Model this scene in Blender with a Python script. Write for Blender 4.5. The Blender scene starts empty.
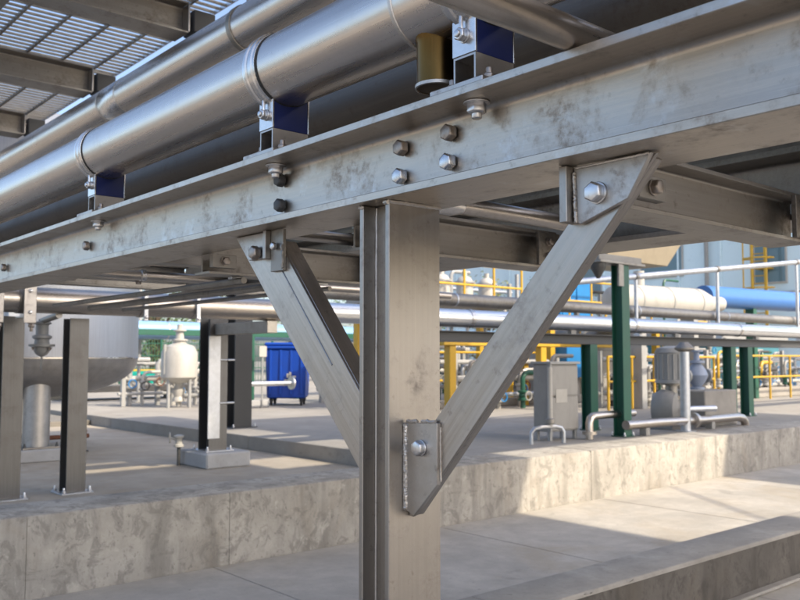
import bpy, bmesh, math, random
from mathutils import Vector, Matrix, Quaternion
random.seed(7)
R = math.radians
scn = bpy.context.scene
col = scn.collection

# ------------------------------------------------------------------ camera
CAM_H = 1.4
yaw, pitch = R(49.2), math.atan(58.0 / 853.0)
fw = Vector((math.cos(yaw) * math.cos(pitch), math.sin(yaw) * math.cos(pitch), math.sin(pitch)))
rt = Vector((math.sin(yaw), -math.cos(yaw), 0))
up = rt.cross(fw)
cam = bpy.data.cameras.new('camera')
cam.sensor_width = 36.0
cam.lens = 853.0 / 800.0 * 36.0
cam.clip_start = 0.05
cam.clip_end = 2000
cam.dof.use_dof = True
cam.dof.focus_distance = 1.65
cam.dof.aperture_fstop = 10.0
co = bpy.data.objects.new('camera', cam)
co.matrix_world = Matrix(((rt.x, up.x, -fw.x, 0), (rt.y, up.y, -fw.y, 0), (rt.z, up.z, -fw.z, CAM_H), (0, 0, 0, 1)))
col.objects.link(co)
scn.camera = co

# ------------------------------------------------------------------ sky, sun, exposure
SUN_TRAVEL = Vector((-0.335, 1.09, -1.0)).normalized()
world = bpy.data.worlds.new('World')
scn.world = world
world.use_nodes = True
wn = world.node_tree
bg = wn.nodes['Background']
sky = wn.nodes.new('ShaderNodeTexSky')
sky.sky_type = 'NISHITA'
sky.sun_disc = False
sky.sun_elevation = math.asin(-SUN_TRAVEL.z)
sky.sun_rotation = math.atan2(-SUN_TRAVEL.x, -SUN_TRAVEL.y)
sky.air_density = 0.8
sky.dust_density = 3.0
sky.ozone_density = 0.25
wn.links.new(sky.outputs[0], bg.inputs[0])
bg.inputs[1].default_value = 0.15
sl = bpy.data.lights.new('sun', 'SUN')
sl.energy = 2.4
sl.angle = R(0.55)
sl.color = (1.0, 0.88, 0.70)
so = bpy.data.objects.new('sun', sl)
so.rotation_mode = 'QUATERNION'
so.rotation_quaternion = SUN_TRAVEL.to_track_quat('-Z', 'Y')
so.location = (0, -20, 30)
col.objects.link(so)
scn.view_settings.view_transform = 'Standard'
scn.view_settings.look = 'None'
scn.view_settings.gamma = 1
scn.view_settings.use_curve_mapping = False
scn.view_settings.exposure = 1.24

# ------------------------------------------------------------------ materials
class NT:
    def __init__(s, name):
        s.m = bpy.data.materials.new(name); s.m.use_nodes = True
        s.t = s.m.node_tree; s.b = s.t.nodes['Principled BSDF']
        s.tc = s.t.nodes.new('ShaderNodeTexCoord')
    def new(s, k, **kw):
        n = s.t.nodes.new(k)
        for a, v in kw.items(): setattr(n, a, v)
        return n
    def link(s, a, b): s.t.links.new(a, b)
    def noise(s, scale, detail=4, rough=.55, stretch=(1, 1, 1), dist=0.0, rotx=0.0):
        mp = s.new('ShaderNodeMapping', vector_type='TEXTURE'); mp.inputs['Scale'].default_value = tuple(1 / k for k in stretch); mp.inputs['Rotation'].default_value = (rotx, 0, 0)
        s.link(s.tc.outputs['Object'], mp.inputs[0])
        n = s.new('ShaderNodeTexNoise'); n.inputs['Scale'].default_value = scale
        n.inputs['Detail'].default_value = detail; n.inputs['Roughness'].default_value = rough
        n.inputs['Distortion'].default_value = dist
        s.link(mp.outputs[0], n.inputs['Vector'])
        return n.outputs['Fac']
    def ramp(s, fac, stops):
        r = s.new('ShaderNodeValToRGB')
        e = r.color_ramp.elements
        while len(e) < len(stops): e.new(.5)
        for i, (p, c) in enumerate(stops):
            e[i].position = p; e[i].color = (*c, 1) if isinstance(c, tuple) else (c, c, c, 1)
        s.link(fac, r.inputs[0]); return r.outputs[0]
    def mix(s, fac, a, b, mode='MIX'):
        n = s.new('ShaderNodeMix', data_type='RGBA', blend_type=mode)
        for sock, v in ((n.inputs['Factor'], fac), (n.inputs['A'], a), (n.inputs['B'], b)):
            if isinstance(v, (int, float)): sock.default_value = v
            elif isinstance(v, tuple): sock.default_value = (*v, 1)
            else: s.link(v, sock)
        return n.outputs['Result']
    def bump(s, h, strength, dist=.01, prev=None):
        b = s.new('ShaderNodeBump'); b.inputs['Strength'].default_value = strength; b.inputs['Distance'].default_value = dist
        s.link(h, b.inputs['Height'])
        if prev is not None: s.link(prev, b.inputs['Normal'])
        return b.outputs[0]
    def out(s, color=None, rough=None, metal=None, normal=None):
        for k, v in (('Base Color', color), ('Roughness', rough), ('Metallic', metal), ('Normal', normal)):
            if v is None: continue
            if isinstance(v, (int, float)): s.b.inputs[k].default_value = v
            elif isinstance(v, tuple): s.b.inputs[k].default_value = (*v, 1)
            else: s.link(v, s.b.inputs[k])
        return s.m

def steel(name, base, rough=.4, axis=None, dirt=.5, metal=1.0, dirtc=(.16, .12, .09), stainscale=5.0, spots=0.0, bs=1.0, rotx=0.0):
    n = NT(name)
    st = {'x': (2, 90, 90), 'y': (90, 2, 90), 'z': (90, 90, 2), None: (14, 14, 14)}[axis]
    brush = n.noise(1.0, 5, .65, st, 0, rotx)
    blot = n.noise(stainscale, 9, .74, (1, 1, 1), .15)
    fine = n.noise(42, 4, .6)
    c = n.mix(n.ramp(brush, [(.3, 0.0), (.75, 1.0)]), tuple(v * (1 - .16 * bs) for v in base), tuple(min(1, v * (1 + .1 * bs)) for v in base))
    grit = n.ramp(n.noise(75, 5, .7), [(.40, .15), (.62, 1.0)])
    stain = n.mix(1.0, n.ramp(blot, [(.50, 0.0), (.68, dirt)]), grit, 'MULTIPLY')
    scr = n.noise(1.0, 3, .5, {'x': (3, 260, 260), 'y': (260, 3, 260), 'z': (260, 260, 3), None: (60, 60, 60)}[axis], 0, rotx)
    c = n.mix(n.ramp(scr, [(.66, 0.0), (.72, .35)]), c, tuple(min(1, v * 1.35) for v in base))
    c = n.mix(stain, c, dirtc)
    speck = n.ramp(fine, [(.62, 0.0), (.74, dirt * .7)])
    c = n.mix(speck, c, tuple(v * .7 for v in dirtc))
    if spots:
        pale = n.ramp(n.noise(11, 6, .7), [(.56, 0.0), (.68, spots)])
        c = n.mix(pale, c, (.62, .6, .57))
    rr = n.new('ShaderNodeMath', operation='MULTIPLY_ADD'); rr.inputs[1].default_value = .26 * bs; rr.inputs[2].default_value = rough - .13 * bs
    n.link(brush, rr.inputs[0])
    r2 = n.new('ShaderNodeMath', operation='MULTIPLY_ADD'); r2.inputs[1].default_value = .4; r2.inputs[2].default_value = 0
    n.link(stain, r2.inputs[0]); ra = n.new('ShaderNodeMath', operation='ADD'); n.link(rr.outputs[0], ra.inputs[0]); n.link(r2.outputs[0], ra.inputs[1])
    b1 = n.bump(brush, .10 * bs, .002)
    b2 = n.bump(blot, .12, .006, b1)
    return n.out(c, ra.outputs[0], metal, b2)

def concrete(name, base, var=.25, streak=False, stain=.5, warm=(.30, .24, .17), rough=.9, sc=1.0):
    n = NT(name)
    big = n.noise(1.1 * sc, 5, .6, (1, 1, 1), .4)
    mid = n.noise(5.5 * sc, 7, .66)
    fine = n.noise(60, 4, .6)
    c = n.mix(n.ramp(big, [(.3, 0.0), (.7, 1.0)]), tuple(v * (1 - var) for v in base), tuple(v * (1 + var * .6) for v in base))
    c = n.mix(n.ramp(mid, [(.35, .35), (.65, 0.0)]), c, tuple(v * .62 for v in base))
    c = n.mix(n.ramp(fine, [(.58, 0.0), (.72, .35)]), c, tuple(v * .5 for v in base))
    if streak:
        s1 = n.noise(2.6, 5, .62, (1.6, 1.6, .28), .5)
        c = n.mix(n.ramp(s1, [(.5, 0.0), (.66, stain)]), c, tuple(v * .42 for v in base))
        s2 = n.noise(1.7, 5, .6, (1.2, 1.2, .8), .8)
        c = n.mix(n.ramp(s2, [(.58, 0.0), (.72, stain * .8)]), c, warm)
        s4 = n.noise(9.0, 7, .72, (1, 1, .8), .9)
        c = n.mix(n.ramp(s4, [(.52, 0.0), (.60, .6)]), c, tuple(v * .45 for v in base))
        s5 = n.noise(34.0, 5, .7, (1, 1, .6), .3)
        c = n.mix(n.ramp(s5, [(.60, 0.0), (.66, .6)]), c, tuple(v * .34 for v in base))
        s3 = n.noise(7.0, 6, .7, (1, 1, .7), .4)
        c = n.mix(n.ramp(s3, [(.6, 0.0), (.68, .5)]), c, tuple(min(1, v * 1.35) for v in base))
    else:
        s1 = n.noise(.9, 6, .65, (1, 1, 1), 1.0)
        c = n.mix(n.ramp(s1, [(.52, 0.0), (.68, stain * .6)]), c, warm)
    oil = n.noise(2.3, 6, .6, (1, 1, 1), .3)
    c = n.mix(n.ramp(oil, [(.64, 0.0), (.70, .38)]), c, tuple(v * .45 for v in base))
    pit = n.noise(24, 3, .5)
    c = n.mix(n.ramp(pit, [(.70, 0.0), (.73, .55)]), c, tuple(v * .35 for v in base))
    b1 = n.bump(mid, .25, .01)
    b2 = n.bump(fine, .2, .003, b1)
    return n.out(c, rough, 0, b2)

def paint(name, base, rough=.5, wear=.25, wearc=None, sc=6.0, metal=0.0):
    n = NT(name)
    a = n.noise(sc, 6, .65, (1, 1, .5), .4)
    b = n.noise(sc * 7, 4, .6)
    wearc = wearc or tuple(v * .45 + .02 for v in base)
    c = n.mix(n.ramp(a, [(.48, 0.0), (.75, wear)]), base, wearc)
    c = n.mix(n.ramp(b, [(.6, 0.0), (.75, wear)]), c, tuple(v * .6 for v in base))
    return n.out(c, rough, metal, n.bump(b, .08, .003))

M = {}
M['steel_y'] = steel('brushed steel along y', (.54, .485, .42), .38, 'y', .6, dirtc=(.2, .16, .125), spots=.7, stainscale=8)
M['steel_z'] = steel('brushed steel along z', (.385, .358, .33), .38, 'z', .55, dirtc=(.2, .165, .14), bs=.45, stainscale=9)
M['steel_x'] = steel('brushed steel along x', (.38, .355, .325), .48, 'x', .6, dirtc=(.17, .13, .10))
M['brace_r'] = steel('brushed steel right brace', (.455, .42, .385), .36, 'y', .55, dirtc=(.2, .165, .14), spots=.15, rotx=R(131.8), bs=1.3)
M['brace_l'] = steel('brushed steel left brace', (.50, .46, .42), .36, 'y', .55, dirtc=(.22, .18, .15), spots=.15, rotx=R(46.2), bs=1.3)
M['steel_plate'] = steel('plate steel', (.50, .475, .45), .40, None, .55, stainscale=14)
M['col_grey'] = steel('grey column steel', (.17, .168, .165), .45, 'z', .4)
M['steel_dark'] = steel('weathered steel', (.34, .32, .29), .5, None, .6)
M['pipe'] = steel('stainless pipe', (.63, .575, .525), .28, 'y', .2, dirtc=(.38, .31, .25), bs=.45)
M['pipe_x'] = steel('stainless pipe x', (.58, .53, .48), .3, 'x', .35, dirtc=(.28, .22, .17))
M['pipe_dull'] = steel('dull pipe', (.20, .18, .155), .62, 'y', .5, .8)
M['band'] = steel('clamp band', (.70, .68, .66), .25, None, .2)
M['bolt'] = steel('bolt steel', (.66, .66, .67), .28, None, .35, stainscale=30)
M['bolt_old'] = steel('old bolt steel', (.42, .37, .33), .42, None, .6, stainscale=40)
M['weld'] = steel('weld bead', (.66, .62, .57), .5, None, .4, stainscale=60, dirtc=(.2, .15, .1))
M['sheen'] = steel('heat tinted steel', (.13, .08, .028), .32, 'z', .3, dirtc=(.25, .16, .07))  # brown reflection put into the stub's base colour
M['galv'] = steel('galvanised steel', (.60, .62, .65), .42, None, .3, dirtc=(.34, .33, .32))
M['clad'] = steel('aluminium cladding', (.80, .82, .85), .30, 'x', .2, dirtc=(.5, .48, .46))
M['pad_blue'] = paint('blue plastic pad', (.006, .015, .095), .45, .4)
M['floor'] = concrete('floor concrete', (.49, .455, .40), .24, False, .9, (.38, .32, .235), sc=1.5)
M['floor_left'] = concrete('sump concrete', (.42, .37, .30), .22, False, .8, (.33, .26, .17))
M['platform'] = concrete('platform concrete', (.34, .318, .285), .18, False, .5, (.3, .26, .2))
M['wall'] = concrete('wall concrete', (.43, .40, .35), .24, True, .65, (.28, .235, .18), sc=2.2)
M['coping'] = concrete('coping concrete', (.42, .42, .42), .15, False, .3)
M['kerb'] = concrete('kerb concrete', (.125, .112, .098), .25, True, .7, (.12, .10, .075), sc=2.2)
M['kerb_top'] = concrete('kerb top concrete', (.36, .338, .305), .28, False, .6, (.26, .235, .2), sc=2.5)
M['ground'] = concrete('yard concrete', (.22, .205, .18), .2, False, .4)
M['green'] = paint('green steel paint', (.018, .10, .065), .42, .45)
M['yellow'] = paint('yellow paint', (.55, .33, .025), .45, .3)
M['white'] = paint('white paint', (.43, .415, .38), .4, .5, (.27, .25, .22))
M['ltgrey'] = paint('pale grey paint', (.34, .34, .33), .45, .4)
M['grey'] = paint('grey paint', (.30, .29, .27), .5, .35)
M['tank'] = steel('tank shell', (.56, .58, .61), .5, 'z', .2, .75, (.45, .43, .42), 2.0)
M['tank_dull'] = steel('tank head', (.50, .485, .47), .42, None, .35, .9)
M['blue_bin'] = paint('blue bin plastic', (.005, .055, .36), .4, .25)
M['tealwall'] = paint('teal wall paint', (.06, .22, .28), .6, .2)
M['skywall'] = paint('pale blue wall panel', (.66, .80, .84), .6, .25, (.5, .64, .7), sc=.8)
M['bluepipe'] = paint('blue pipe paint', (.05, .16, .42), .35, .2)
M['cyan'] = paint('bright blue paint', (.01, .18, .46), .45, .2)
M['tarp'] = paint('green tarpaulin', (.0, .30, .22), .6, .4)
M['beige'] = paint('beige sheet', (.30, .255, .18), .6, .3)
M['rubber'] = paint('black rubber', (.02, .02, .02), .6, .2)
M['dark'] = paint('dark steel paint', (.055, .055, .055), .5, .3)
M['brown'] = paint('brown painted timber', (.25, .16, .09), .7, .4)
M['rust'] = paint('rusty iron', (.16, .06, .03), .75, .6)
M['glass'] = paint('window glass', (.12, .2, .24), .1, .1)
M['leaf1'] = paint('leaf green', (.055, .10, .03), .6, .5, (.12, .14, .05), sc=3)
M['leaf2'] = paint('leaf pale', (.12, .14, .05), .6, .5, (.2, .18, .08), sc=3)
M['bark'] = paint('bark', (.10, .075, .055), .9, .5)
M['roof'] = paint('shade canopy sheet', (.45, .46, .47), .6, .3)  # sheet of the added shade canopy

# ------------------------------------------------------------------ mesh builder
class MB:
    def __init__(s): s.v = []; s.f = []
    def add(s, vs, fs):
        o = len(s.v); s.v += [tuple(v) for v in vs]; s.f += [tuple(i + o for i in f) for f in fs]; return s
    def box(s, a, b):
        x0, x1 = sorted((a[0], b[0])); y0, y1 = sorted((a[1], b[1])); z0, z1 = sorted((a[2], b[2]))
        return s.add([(x0, y0, z0), (x1, y0, z0), (x1, y1, z0), (x0, y1, z0), (x0, y0, z1), (x1, y0, z1), (x1, y1, z1), (x0, y1, z1)],
                     [(0, 3, 2, 1), (4, 5, 6, 7), (0, 1, 5, 4), (1, 2, 6, 5), (2, 3, 7, 6), (3, 0, 4, 7)])
    def prism(s, prof, axis, a0, a1):
        mp = {'x': lambda u, v, t: (t, u, v), 'y': lambda u, v, t: (u, t, v), 'z': lambda u, v, t: (u, v, t)}[axis]
        n = len(prof)
        vs = [mp(u, v, a0) for u, v in prof] + [mp(u, v, a1) for u, v in prof]
        fs = [tuple(range(n - 1, -1, -1)), tuple(range(n, 2 * n))] + [(i, (i + 1) % n, n + (i + 1) % n, n + i) for i in range(n)]
        return s.add(vs, fs)
    def lathe(s, prof, origin, direction, n=24, close=True):
        # prof: list of (radius, t) along direction
        d = Vector(direction).normalized()
        a = d.orthogonal().normalized(); b = d.cross(a); o = Vector(origin)
        vs = []; fs = []
        for r, t in prof:
            for k in range(n):
                th = 2 * math.pi * k / n
                vs.append(o + d * t + (a * math.cos(th) + b * math.sin(th)) * r)
        m = len(prof)
        for j in range(m - 1):
            for k in range(n):
                fs.append((j * n + k, j * n + (k + 1) % n, (j + 1) * n + (k + 1) % n, (j + 1) * n + k))
        if close:
            fs.append(tuple(range(n - 1, -1, -1))); fs.append(tuple(range((m - 1) * n, m * n)))
        return s.add(vs, fs)
    def ringloop(s, prof, origin, direction, n=40):
        # closed profile (radius, t) swept round: bands and flanges
        d = Vector(direction).normalized(); a = d.orthogonal().normalized(); b = d.cross(a); o = Vector(origin)
        m = len(prof); vs = []; fs = []
        for k in range(n):
            th = 2 * math.pi * k / n
            e = a * math.cos(th) + b * math.sin(th)
            for r, t in prof: vs.append(o + d * t + e * r)
        for k in range(n):
            for j in range(m):
                fs.append((k * m + j, k * m + (j + 1) % m, ((k + 1) % n) * m + (j + 1) % m, ((k + 1) % n) * m + j))
        return s.add(vs, fs)
    def tube(s, p0, p1, r, n=16):
        p0, p1 = Vector(p0), Vector(p1); d = p1 - p0
        return s.lathe([(r, 0), (r, d.length)], p0, d, n)
    def path(s, pts, r, n=12):
        # swept tube with smooth frames
        P = [Vector(p) for p in pts]; vs = []; fs = []
        a = None
        for i, p in enumerate(P):
            t = (P[min(i + 1, len(P) - 1)] - P[max(i - 1, 0)]).normalized()
            a = t.orthogonal().normalized() if a is None else (a - t * a.dot(t)).normalized()
            b = t.cross(a)
            for k in range(n):
                th = 2 * math.pi * k / n; vs.append(p + (a * math.cos(th) + b * math.sin(th)) * r)
        for i in range(len(P) - 1):
            for k in range(n): fs.append((i * n + k, i * n + (k + 1) % n, (i + 1) * n + (k + 1) % n, (i + 1) * n + k))
        fs.append(tuple(range(n - 1, -1, -1))); fs.append(tuple(range((len(P) - 1) * n, len(P) * n)))
        return s.add(vs, fs)
    def hexa(s, c, d, af, h):
        d = Vector(d).normalized(); a = d.orthogonal().normalized(); b = d.cross(a); c = Vector(c)
        r = af / math.sqrt(3); vs = []
        for rr, t in ((r, 0), (r, h * .82), (r * .84, h)):
            for k in range(6):
                th = math.pi / 3 * k + .3; vs.append(c + d * t + (a * math.cos(th) + b * math.sin(th)) * rr)
        fs = [(5, 4, 3, 2, 1, 0), (12, 13, 14, 15, 16, 17)]
        for j in range(2):
            for k in range(6): fs.append((j * 6 + k, j * 6 + (k + 1) % 6, j * 6 + 6 + (k + 1) % 6, j * 6 + 6 + k))
        return s.add(vs, fs)

def mesh_obj(name, mb, mat, parent=None, loc=(0, 0, 0), bevel=0, smooth=35, seg=1):
    me = bpy.data.meshes.new(name)
    L = Vector(loc)
    me.from_pydata([tuple(Vector(v) - L) for v in mb.v], [], mb.f)
    bm = bmesh.new(); bm.from_mesh(me)
    bmesh.ops.recalc_face_normals(bm, faces=bm.faces)
    if bevel:
        es = [e for e in bm.edges if len(e.link_faces) == 2 and e.calc_face_angle(0) > .6]
        bmesh.ops.bevel(bm, geom=es, offset=bevel, segments=seg, profile=.5, affect='EDGES', clamp_overlap=True)
    bm.to_mesh(me); bm.free()
    if smooth:
        for p in me.polygons: p.use_smooth = True
        me.set_sharp_from_angle(angle=R(smooth))
    me.materials.append(M[mat] if isinstance(mat, str) else mat)
    o = bpy.data.objects.new(name, me); col.objects.link(o)
    if parent is not None: o.parent = parent
    else: o.location = L
    return o

class Thing:
    def __init__(s, name, label, cat, loc, group=None, kind=None):
        s.o = bpy.data.objects.new(name, None); col.objects.link(s.o)
        s.o.empty_display_size = .1
        s.o.location = loc; s.loc = Vector(loc)
        if label: s.o['label'] = label
        if cat: s.o['category'] = cat
        if group: s.o['group'] = group
        if kind: s.o['kind'] = kind
    def part(s, name, mb, mat, bevel=0, under=None, smooth=35, label=None, kind=None, seg=1):
        o = mesh_obj(name, mb, mat, under or s.o, s.loc, bevel, smooth, seg)
        if label: o['label'] = label
        if kind: o['kind'] = kind
        return o
    def box(s, name, a, b, mat, bevel=.002, under=None, **k): return s.part(name, MB().box(a, b), mat, bevel, under, **k)
    def tube(s, name, p0, p1, r, mat, n=16, under=None, **k): return s.part(name, MB().tube(p0, p1, r, n), mat, 0, under, **k)

def copy_tree(o, parent=None):
    c = o.copy(); col.objects.link(c); c.parent = parent
    for ch in o.children:
        copy_tree(ch, c)
    return c

def tag(o, label, cat, group=None, kind=None):
    o['label'] = label; o['category'] = cat
    if group: o['group'] = group
    if kind: o['kind'] = kind
    return o
def structure(o): o['kind'] = 'structure'; return o

def h_profile(cx, z0, z1, b, tf, tw, r=.0, swap=False):
    x0, x1 = cx - b / 2, cx + b / 2; w0, w1 = cx - tw / 2, cx + tw / 2
    pts = [(x0, z0), (x1, z0), (x1, z0 + tf)]
    def fil(px, pz, sx, sz):
        if r <= 0: return [(px, pz)]
        cx_, cz_ = px + sx * r, pz + sz * r
        return [(cx_ - sx * r * math.sin(t), cz_ - sz * r * math.cos(t)) for t in [k * math.pi / 8 for k in range(5)]]
    pts += fil(w1, z0 + tf, 1, 1)
    pts += fil(w1, z1 - tf, 1, -1)[::-1]
    pts += [(x1, z1 - tf), (x1, z1), (x0, z1), (x0, z1 - tf)]
    pts += fil(w0, z1 - tf, -1, -1)
    pts += fil(w0, z0 + tf, -1, 1)[::-1]
    pts += [(x0, z0 + tf)]
    if swap: pts = [(b_, a_) for a_, b_ in pts]
    return pts

def bolt_mesh(c, d, af=.03, h=.013, washer=.021, shank=0):
    mb = MB(); c = Vector(c); d = Vector(d).normalized()
    if washer: mb.lathe([(washer * .96, 0), (washer, .001), (washer, .003), (washer * .96, .0035)], c, d, 24)
    mb.hexa(c + d * .0035, d, af, h)
    if shank: mb.lathe([(af * .31, 0), (af * .31, shank), (af * .27, shank + .002)], c + d * (.0035 + h * .9), d, 12)
    return mb

# ================================================================== ground and concrete
g = structure(mesh_obj('ground', MB().box((-200, -200, -.30), (300, 300, -.012)), 'ground', None, (0, 0, -.012)))
# walkway floor between kerb and wall: poured slabs with joints
fl = Thing('floor', None, None, (3, 4, 0), kind='structure')
fl.box('bedding', (-9.9, -13.9, -.2), (21.9, 5.2, -.008), 'ground', 0)
xs = [-10, -7, -4, -1.2, .75, 2.86, 4.95, 7.15, 9.25, 11.4, 14.2, 18, 22]
ys = [-14, -9, -4.5, -1.2, 1.9, 2.7, 5.228]
for i in range(len(xs) - 1):
    for j in range(len(ys) - 1):
        fl.box('floor_slab', (xs[i] + .004, ys[j] + .004, -.12), (xs[i + 1] - .004, ys[j + 1] - (.004 if j < 5 else 0), random.uniform(-.0015, .0015)), 'floor', .004)
def rough_block(x0, x1, y0, y1, z0, z1, ch=.012, jit=.0035, step=.07):
    # cast block whose exposed top edge is slightly worn and chipped along its length
    n = max(2, int((x1 - x0) / step)); mb = MB(); vs = []; fs = []
    for i in range(n + 1):
        x = x0 + (x1 - x0) * i / n
        c = ch * random.uniform(.6, 1.25) + (random.uniform(.004, .014) if random.random() < .09 else 0)
        j = lambda: random.uniform(-jit, jit) * .5
        vs += [(x, y0, z0), (x, y0 + j() * .4, (z0 + z1) / 2), (x, y0 + j() * .6, z1 - c), (x, y0 + c * .35, z1 - c * .35 + j() * .4), (x, y0 + c, z1 + j() * .3), (x, y1, z1), (x, y1, z0)]
    for i in range(n):
        for k in range(7): fs.append((i * 7 + k, i * 7 + (k + 1) % 7, i * 7 + 7 + (k + 1) % 7, i * 7 + 7 + k))
    fs += [tuple(range(6, -1, -1)), tuple(n * 7 + k for k in range(7))]
    return mb.add(vs, fs)
# front kerb
kb = Thing('kerb', None, None, (3, 2.7, 0), kind='structure')
kx = [-8, -4.2, -1.6, .6, 2.9, 7.2, 9.4, 12, 20]
for i in range(len(kx) - 1):
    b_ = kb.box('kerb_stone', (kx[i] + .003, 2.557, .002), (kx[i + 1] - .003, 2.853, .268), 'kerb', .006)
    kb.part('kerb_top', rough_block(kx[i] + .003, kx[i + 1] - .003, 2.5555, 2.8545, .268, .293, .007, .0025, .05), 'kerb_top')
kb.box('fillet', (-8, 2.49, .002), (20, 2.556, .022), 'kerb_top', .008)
# retaining wall: cast sections
W = Thing('retaining_wall', 'long low stained concrete retaining wall behind the column', 'wall', (5, 5.5, 0))
wx = [-9, -5.5, -2.2, .2, 1.65, 2.98, 4.42, 6.13, 7.02, 8.02, 8.78, 9.93, 11.0, 13.2, 16, 20]
for i in range(len(wx) - 1):
    dy = random.uniform(-.002, .002)
    W.part('wall_section', rough_block(wx[i] + .0015, wx[i + 1] - .0015, 5.232 + dy, 5.718, -.05, .482 + random.uniform(-.0015, .0015)), 'wall')
W.box('backing', (-9, 5.30, -.05), (20, 5.70, .46), 'kerb', 0)
# sump floor on the left, platform on the right
sf = Thing('sump_floor', None, None, (0, 9, .32), kind='structure')
for i, (x0, x1) in enumerate(((-12, -5), (-5, -1), (-1, 1.9), (1.9, 5.3))):
    for (y0, y1) in ((5.72, 8.6), (8.6, 11.2), (11.2, 13.8)):
        sf.box('floor_slab', (x0 + .003, y0 + .003, .1), (x1 - .003, y1 - .003, .32 + random.uniform(-.001, .001)), 'floor_left', .004)
pf = Thing('platform', None, None, (12, 9, .48), kind='structure')
px_ = [5.3, 7.9, 10.9, 14.2, 18, 24, 34]
py_ = [5.72, 8.9, 13.0, 18, 26, 40]
for i in range(len(px_) - 1):
    for j in range(len(py_) - 1):
        pf.box('platform_slab', (px_[i] + .003, py_[j] + .003, .1), (px_[i + 1] - .003, py_[j + 1] - .003, .478 + random.uniform(-.001, .001)), 'platform', .006)
pf.box('platform_slab', (-40, 13.803, .1), (5.297, 60, .40), 'ground', .006)
pf.box('platform_slab', (5.297, 40, .1), (60, 90, .47), 'ground', .006)
pf.box('platform_slab', (34, -30, .1), (120, 40, .47), 'ground', .006)
pf.box('platform_slab', (20.01, 5.3, .1), (34, 5.718, .474), 'ground', .006)

def concrete_block(name, label, a, b, mat='platform', bevel=.015, cat='concrete block', group=None):
    loc = ((a[0] + b[0]) / 2, (a[1] + b[1]) / 2, min(a[2], b[2]))
    o = mesh_obj(name, MB().box(a, b), mat, None, loc, bevel)
    return tag(o, label, cat, group)
concrete_block('concrete_kerb', 'low concrete kerb running across the platform behind the cabinet', (8.9, 11.2, .479), (16.5, 11.5, .62), cat='kerb')
concrete_block('concrete_kerb', 'pale concrete kerb at the far right below the yellow railing', (17.5, 9.6, .479), (28, 9.95, .70), cat='kerb')

# ================================================================== added shade canopy (unseen, out of frame; shapes shade and sun patches)
RZ = 8.0
cr = Thing('shade_canopy', 'added out-of-frame sheet canopy casting shade over the pipe rack', 'roof', (6, -4, 0))
holes = [(8.61, 12.23, -12, -2.45), (12.23, 16.5, .8, 4.6), (8.61, 12.23, 3.0, 4.6), (7.82, 8.37, -1.2, 1.6), (7.17, 7.815, -1.25, -.40), (5.45, 6.6, -.35, -.08), (5.7, 6.4, .25, .45)]  # openings shaped to place the sunlit patches
gx = sorted({-1.6, 2.2, 16.5} | {h[i] for h in holes for i in (0, 1)}); gy = sorted({-12, -10, -8, -6, 3, 4.6} | {h[i] for h in holes for i in (2, 3)})
for i in range(len(gx) - 1):
    for j in range(len(gy) - 1):
        mx_, my_ = (gx[i] + gx[i + 1]) / 2, (gy[j] + gy[j + 1]) / 2
        if not any(h[0] < mx_ < h[1] and h[2] < my_ < h[3] for h in holes):
            cr.box('shade_panel', (gx[i], gy[j], RZ), (gx[i + 1], gy[j + 1], RZ + .012), 'roof', 0)
for p, q in (((11.05, -3.4, 7.9), (8.4, -7.2, 7.9)),):
    cr.tube('shadow_rod', p, q, .022, 'steel_dark', 8)  # added to cast a thin shadow streak on the sunlit floor
for x in (2.4, 8.5, 12.4, 16.3):
    cr.box('rafter', (x - .05, -12, RZ - .22), (x + .05, 4.6 if x < 9 else .7, RZ - .002), 'steel_dark')
for y in (-11.8, -7, -2.2, .5, 4.4):
    cr.box('purlin', (-1.6, y - .04, RZ - .12), (8.5 if y < -3 or y > 3 else 16.5, y + .04, RZ - .003), 'steel_dark')
for x, y in ((2.4, -11.8), (8.5, -11.8), (12.4, -11.8), (16.3, -11.8), (2.4, -4), (7.2, -4), (13.4, -4), (16.3, -4)):
    cr.box('post', (x - .08, y - .08, -.02), (x + .08, y + .08, RZ - .2), 'steel_dark')  # only holds up the added canopy

# ================================================================== main beam
BX, BZ0, BZ1 = 1.117, 1.7057, 1.8716
mbm = Thing('steel_beam', 'long stainless steel I-beam carrying the pipes across the whole picture', 'beam', (BX, 1.3, BZ0))
bsec = mbm.part('beam_section', MB().prism(h_profile(BX, BZ0, BZ1, .174, .0155, .008, .013), 'y', -1.6, 7.2), 'steel_y', .0012)
WEBX = BX - .004
for (y, z, mat) in ((1.275, 1.820, 'bolt_old'), (1.278, 1.763, 'bolt'), (1.137, 1.823, 'bolt_old'), (1.140, 1.768, 'bolt'), (1.717, 1.825, 'dark'), (1.716, 1.764, 'dark'),
                    (.30, 1.82, 'bolt'), (2.95, 1.79, 'bolt_old'), (3.9, 1.79, 'bolt_old')):
    mbm.part('bolt', bolt_mesh((WEBX, y, z), (-1, 0, 0), .0285, .018, .0), mat, .0006)
# weld bead between column head and beam
def bead(p0, p1, r, n=None, jitter=.25):
    p0, p1 = Vector(p0), Vector(p1); L = (p1 - p0).length; n = n or max(4, int(L / .005))
    return MB().path([p0.lerp(p1, k / n) + Vector((random.uniform(-1, 1), random.uniform(-1, 1), random.uniform(-1, 1))) * r * jitter for k in range(n + 1)], r, 7)

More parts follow.
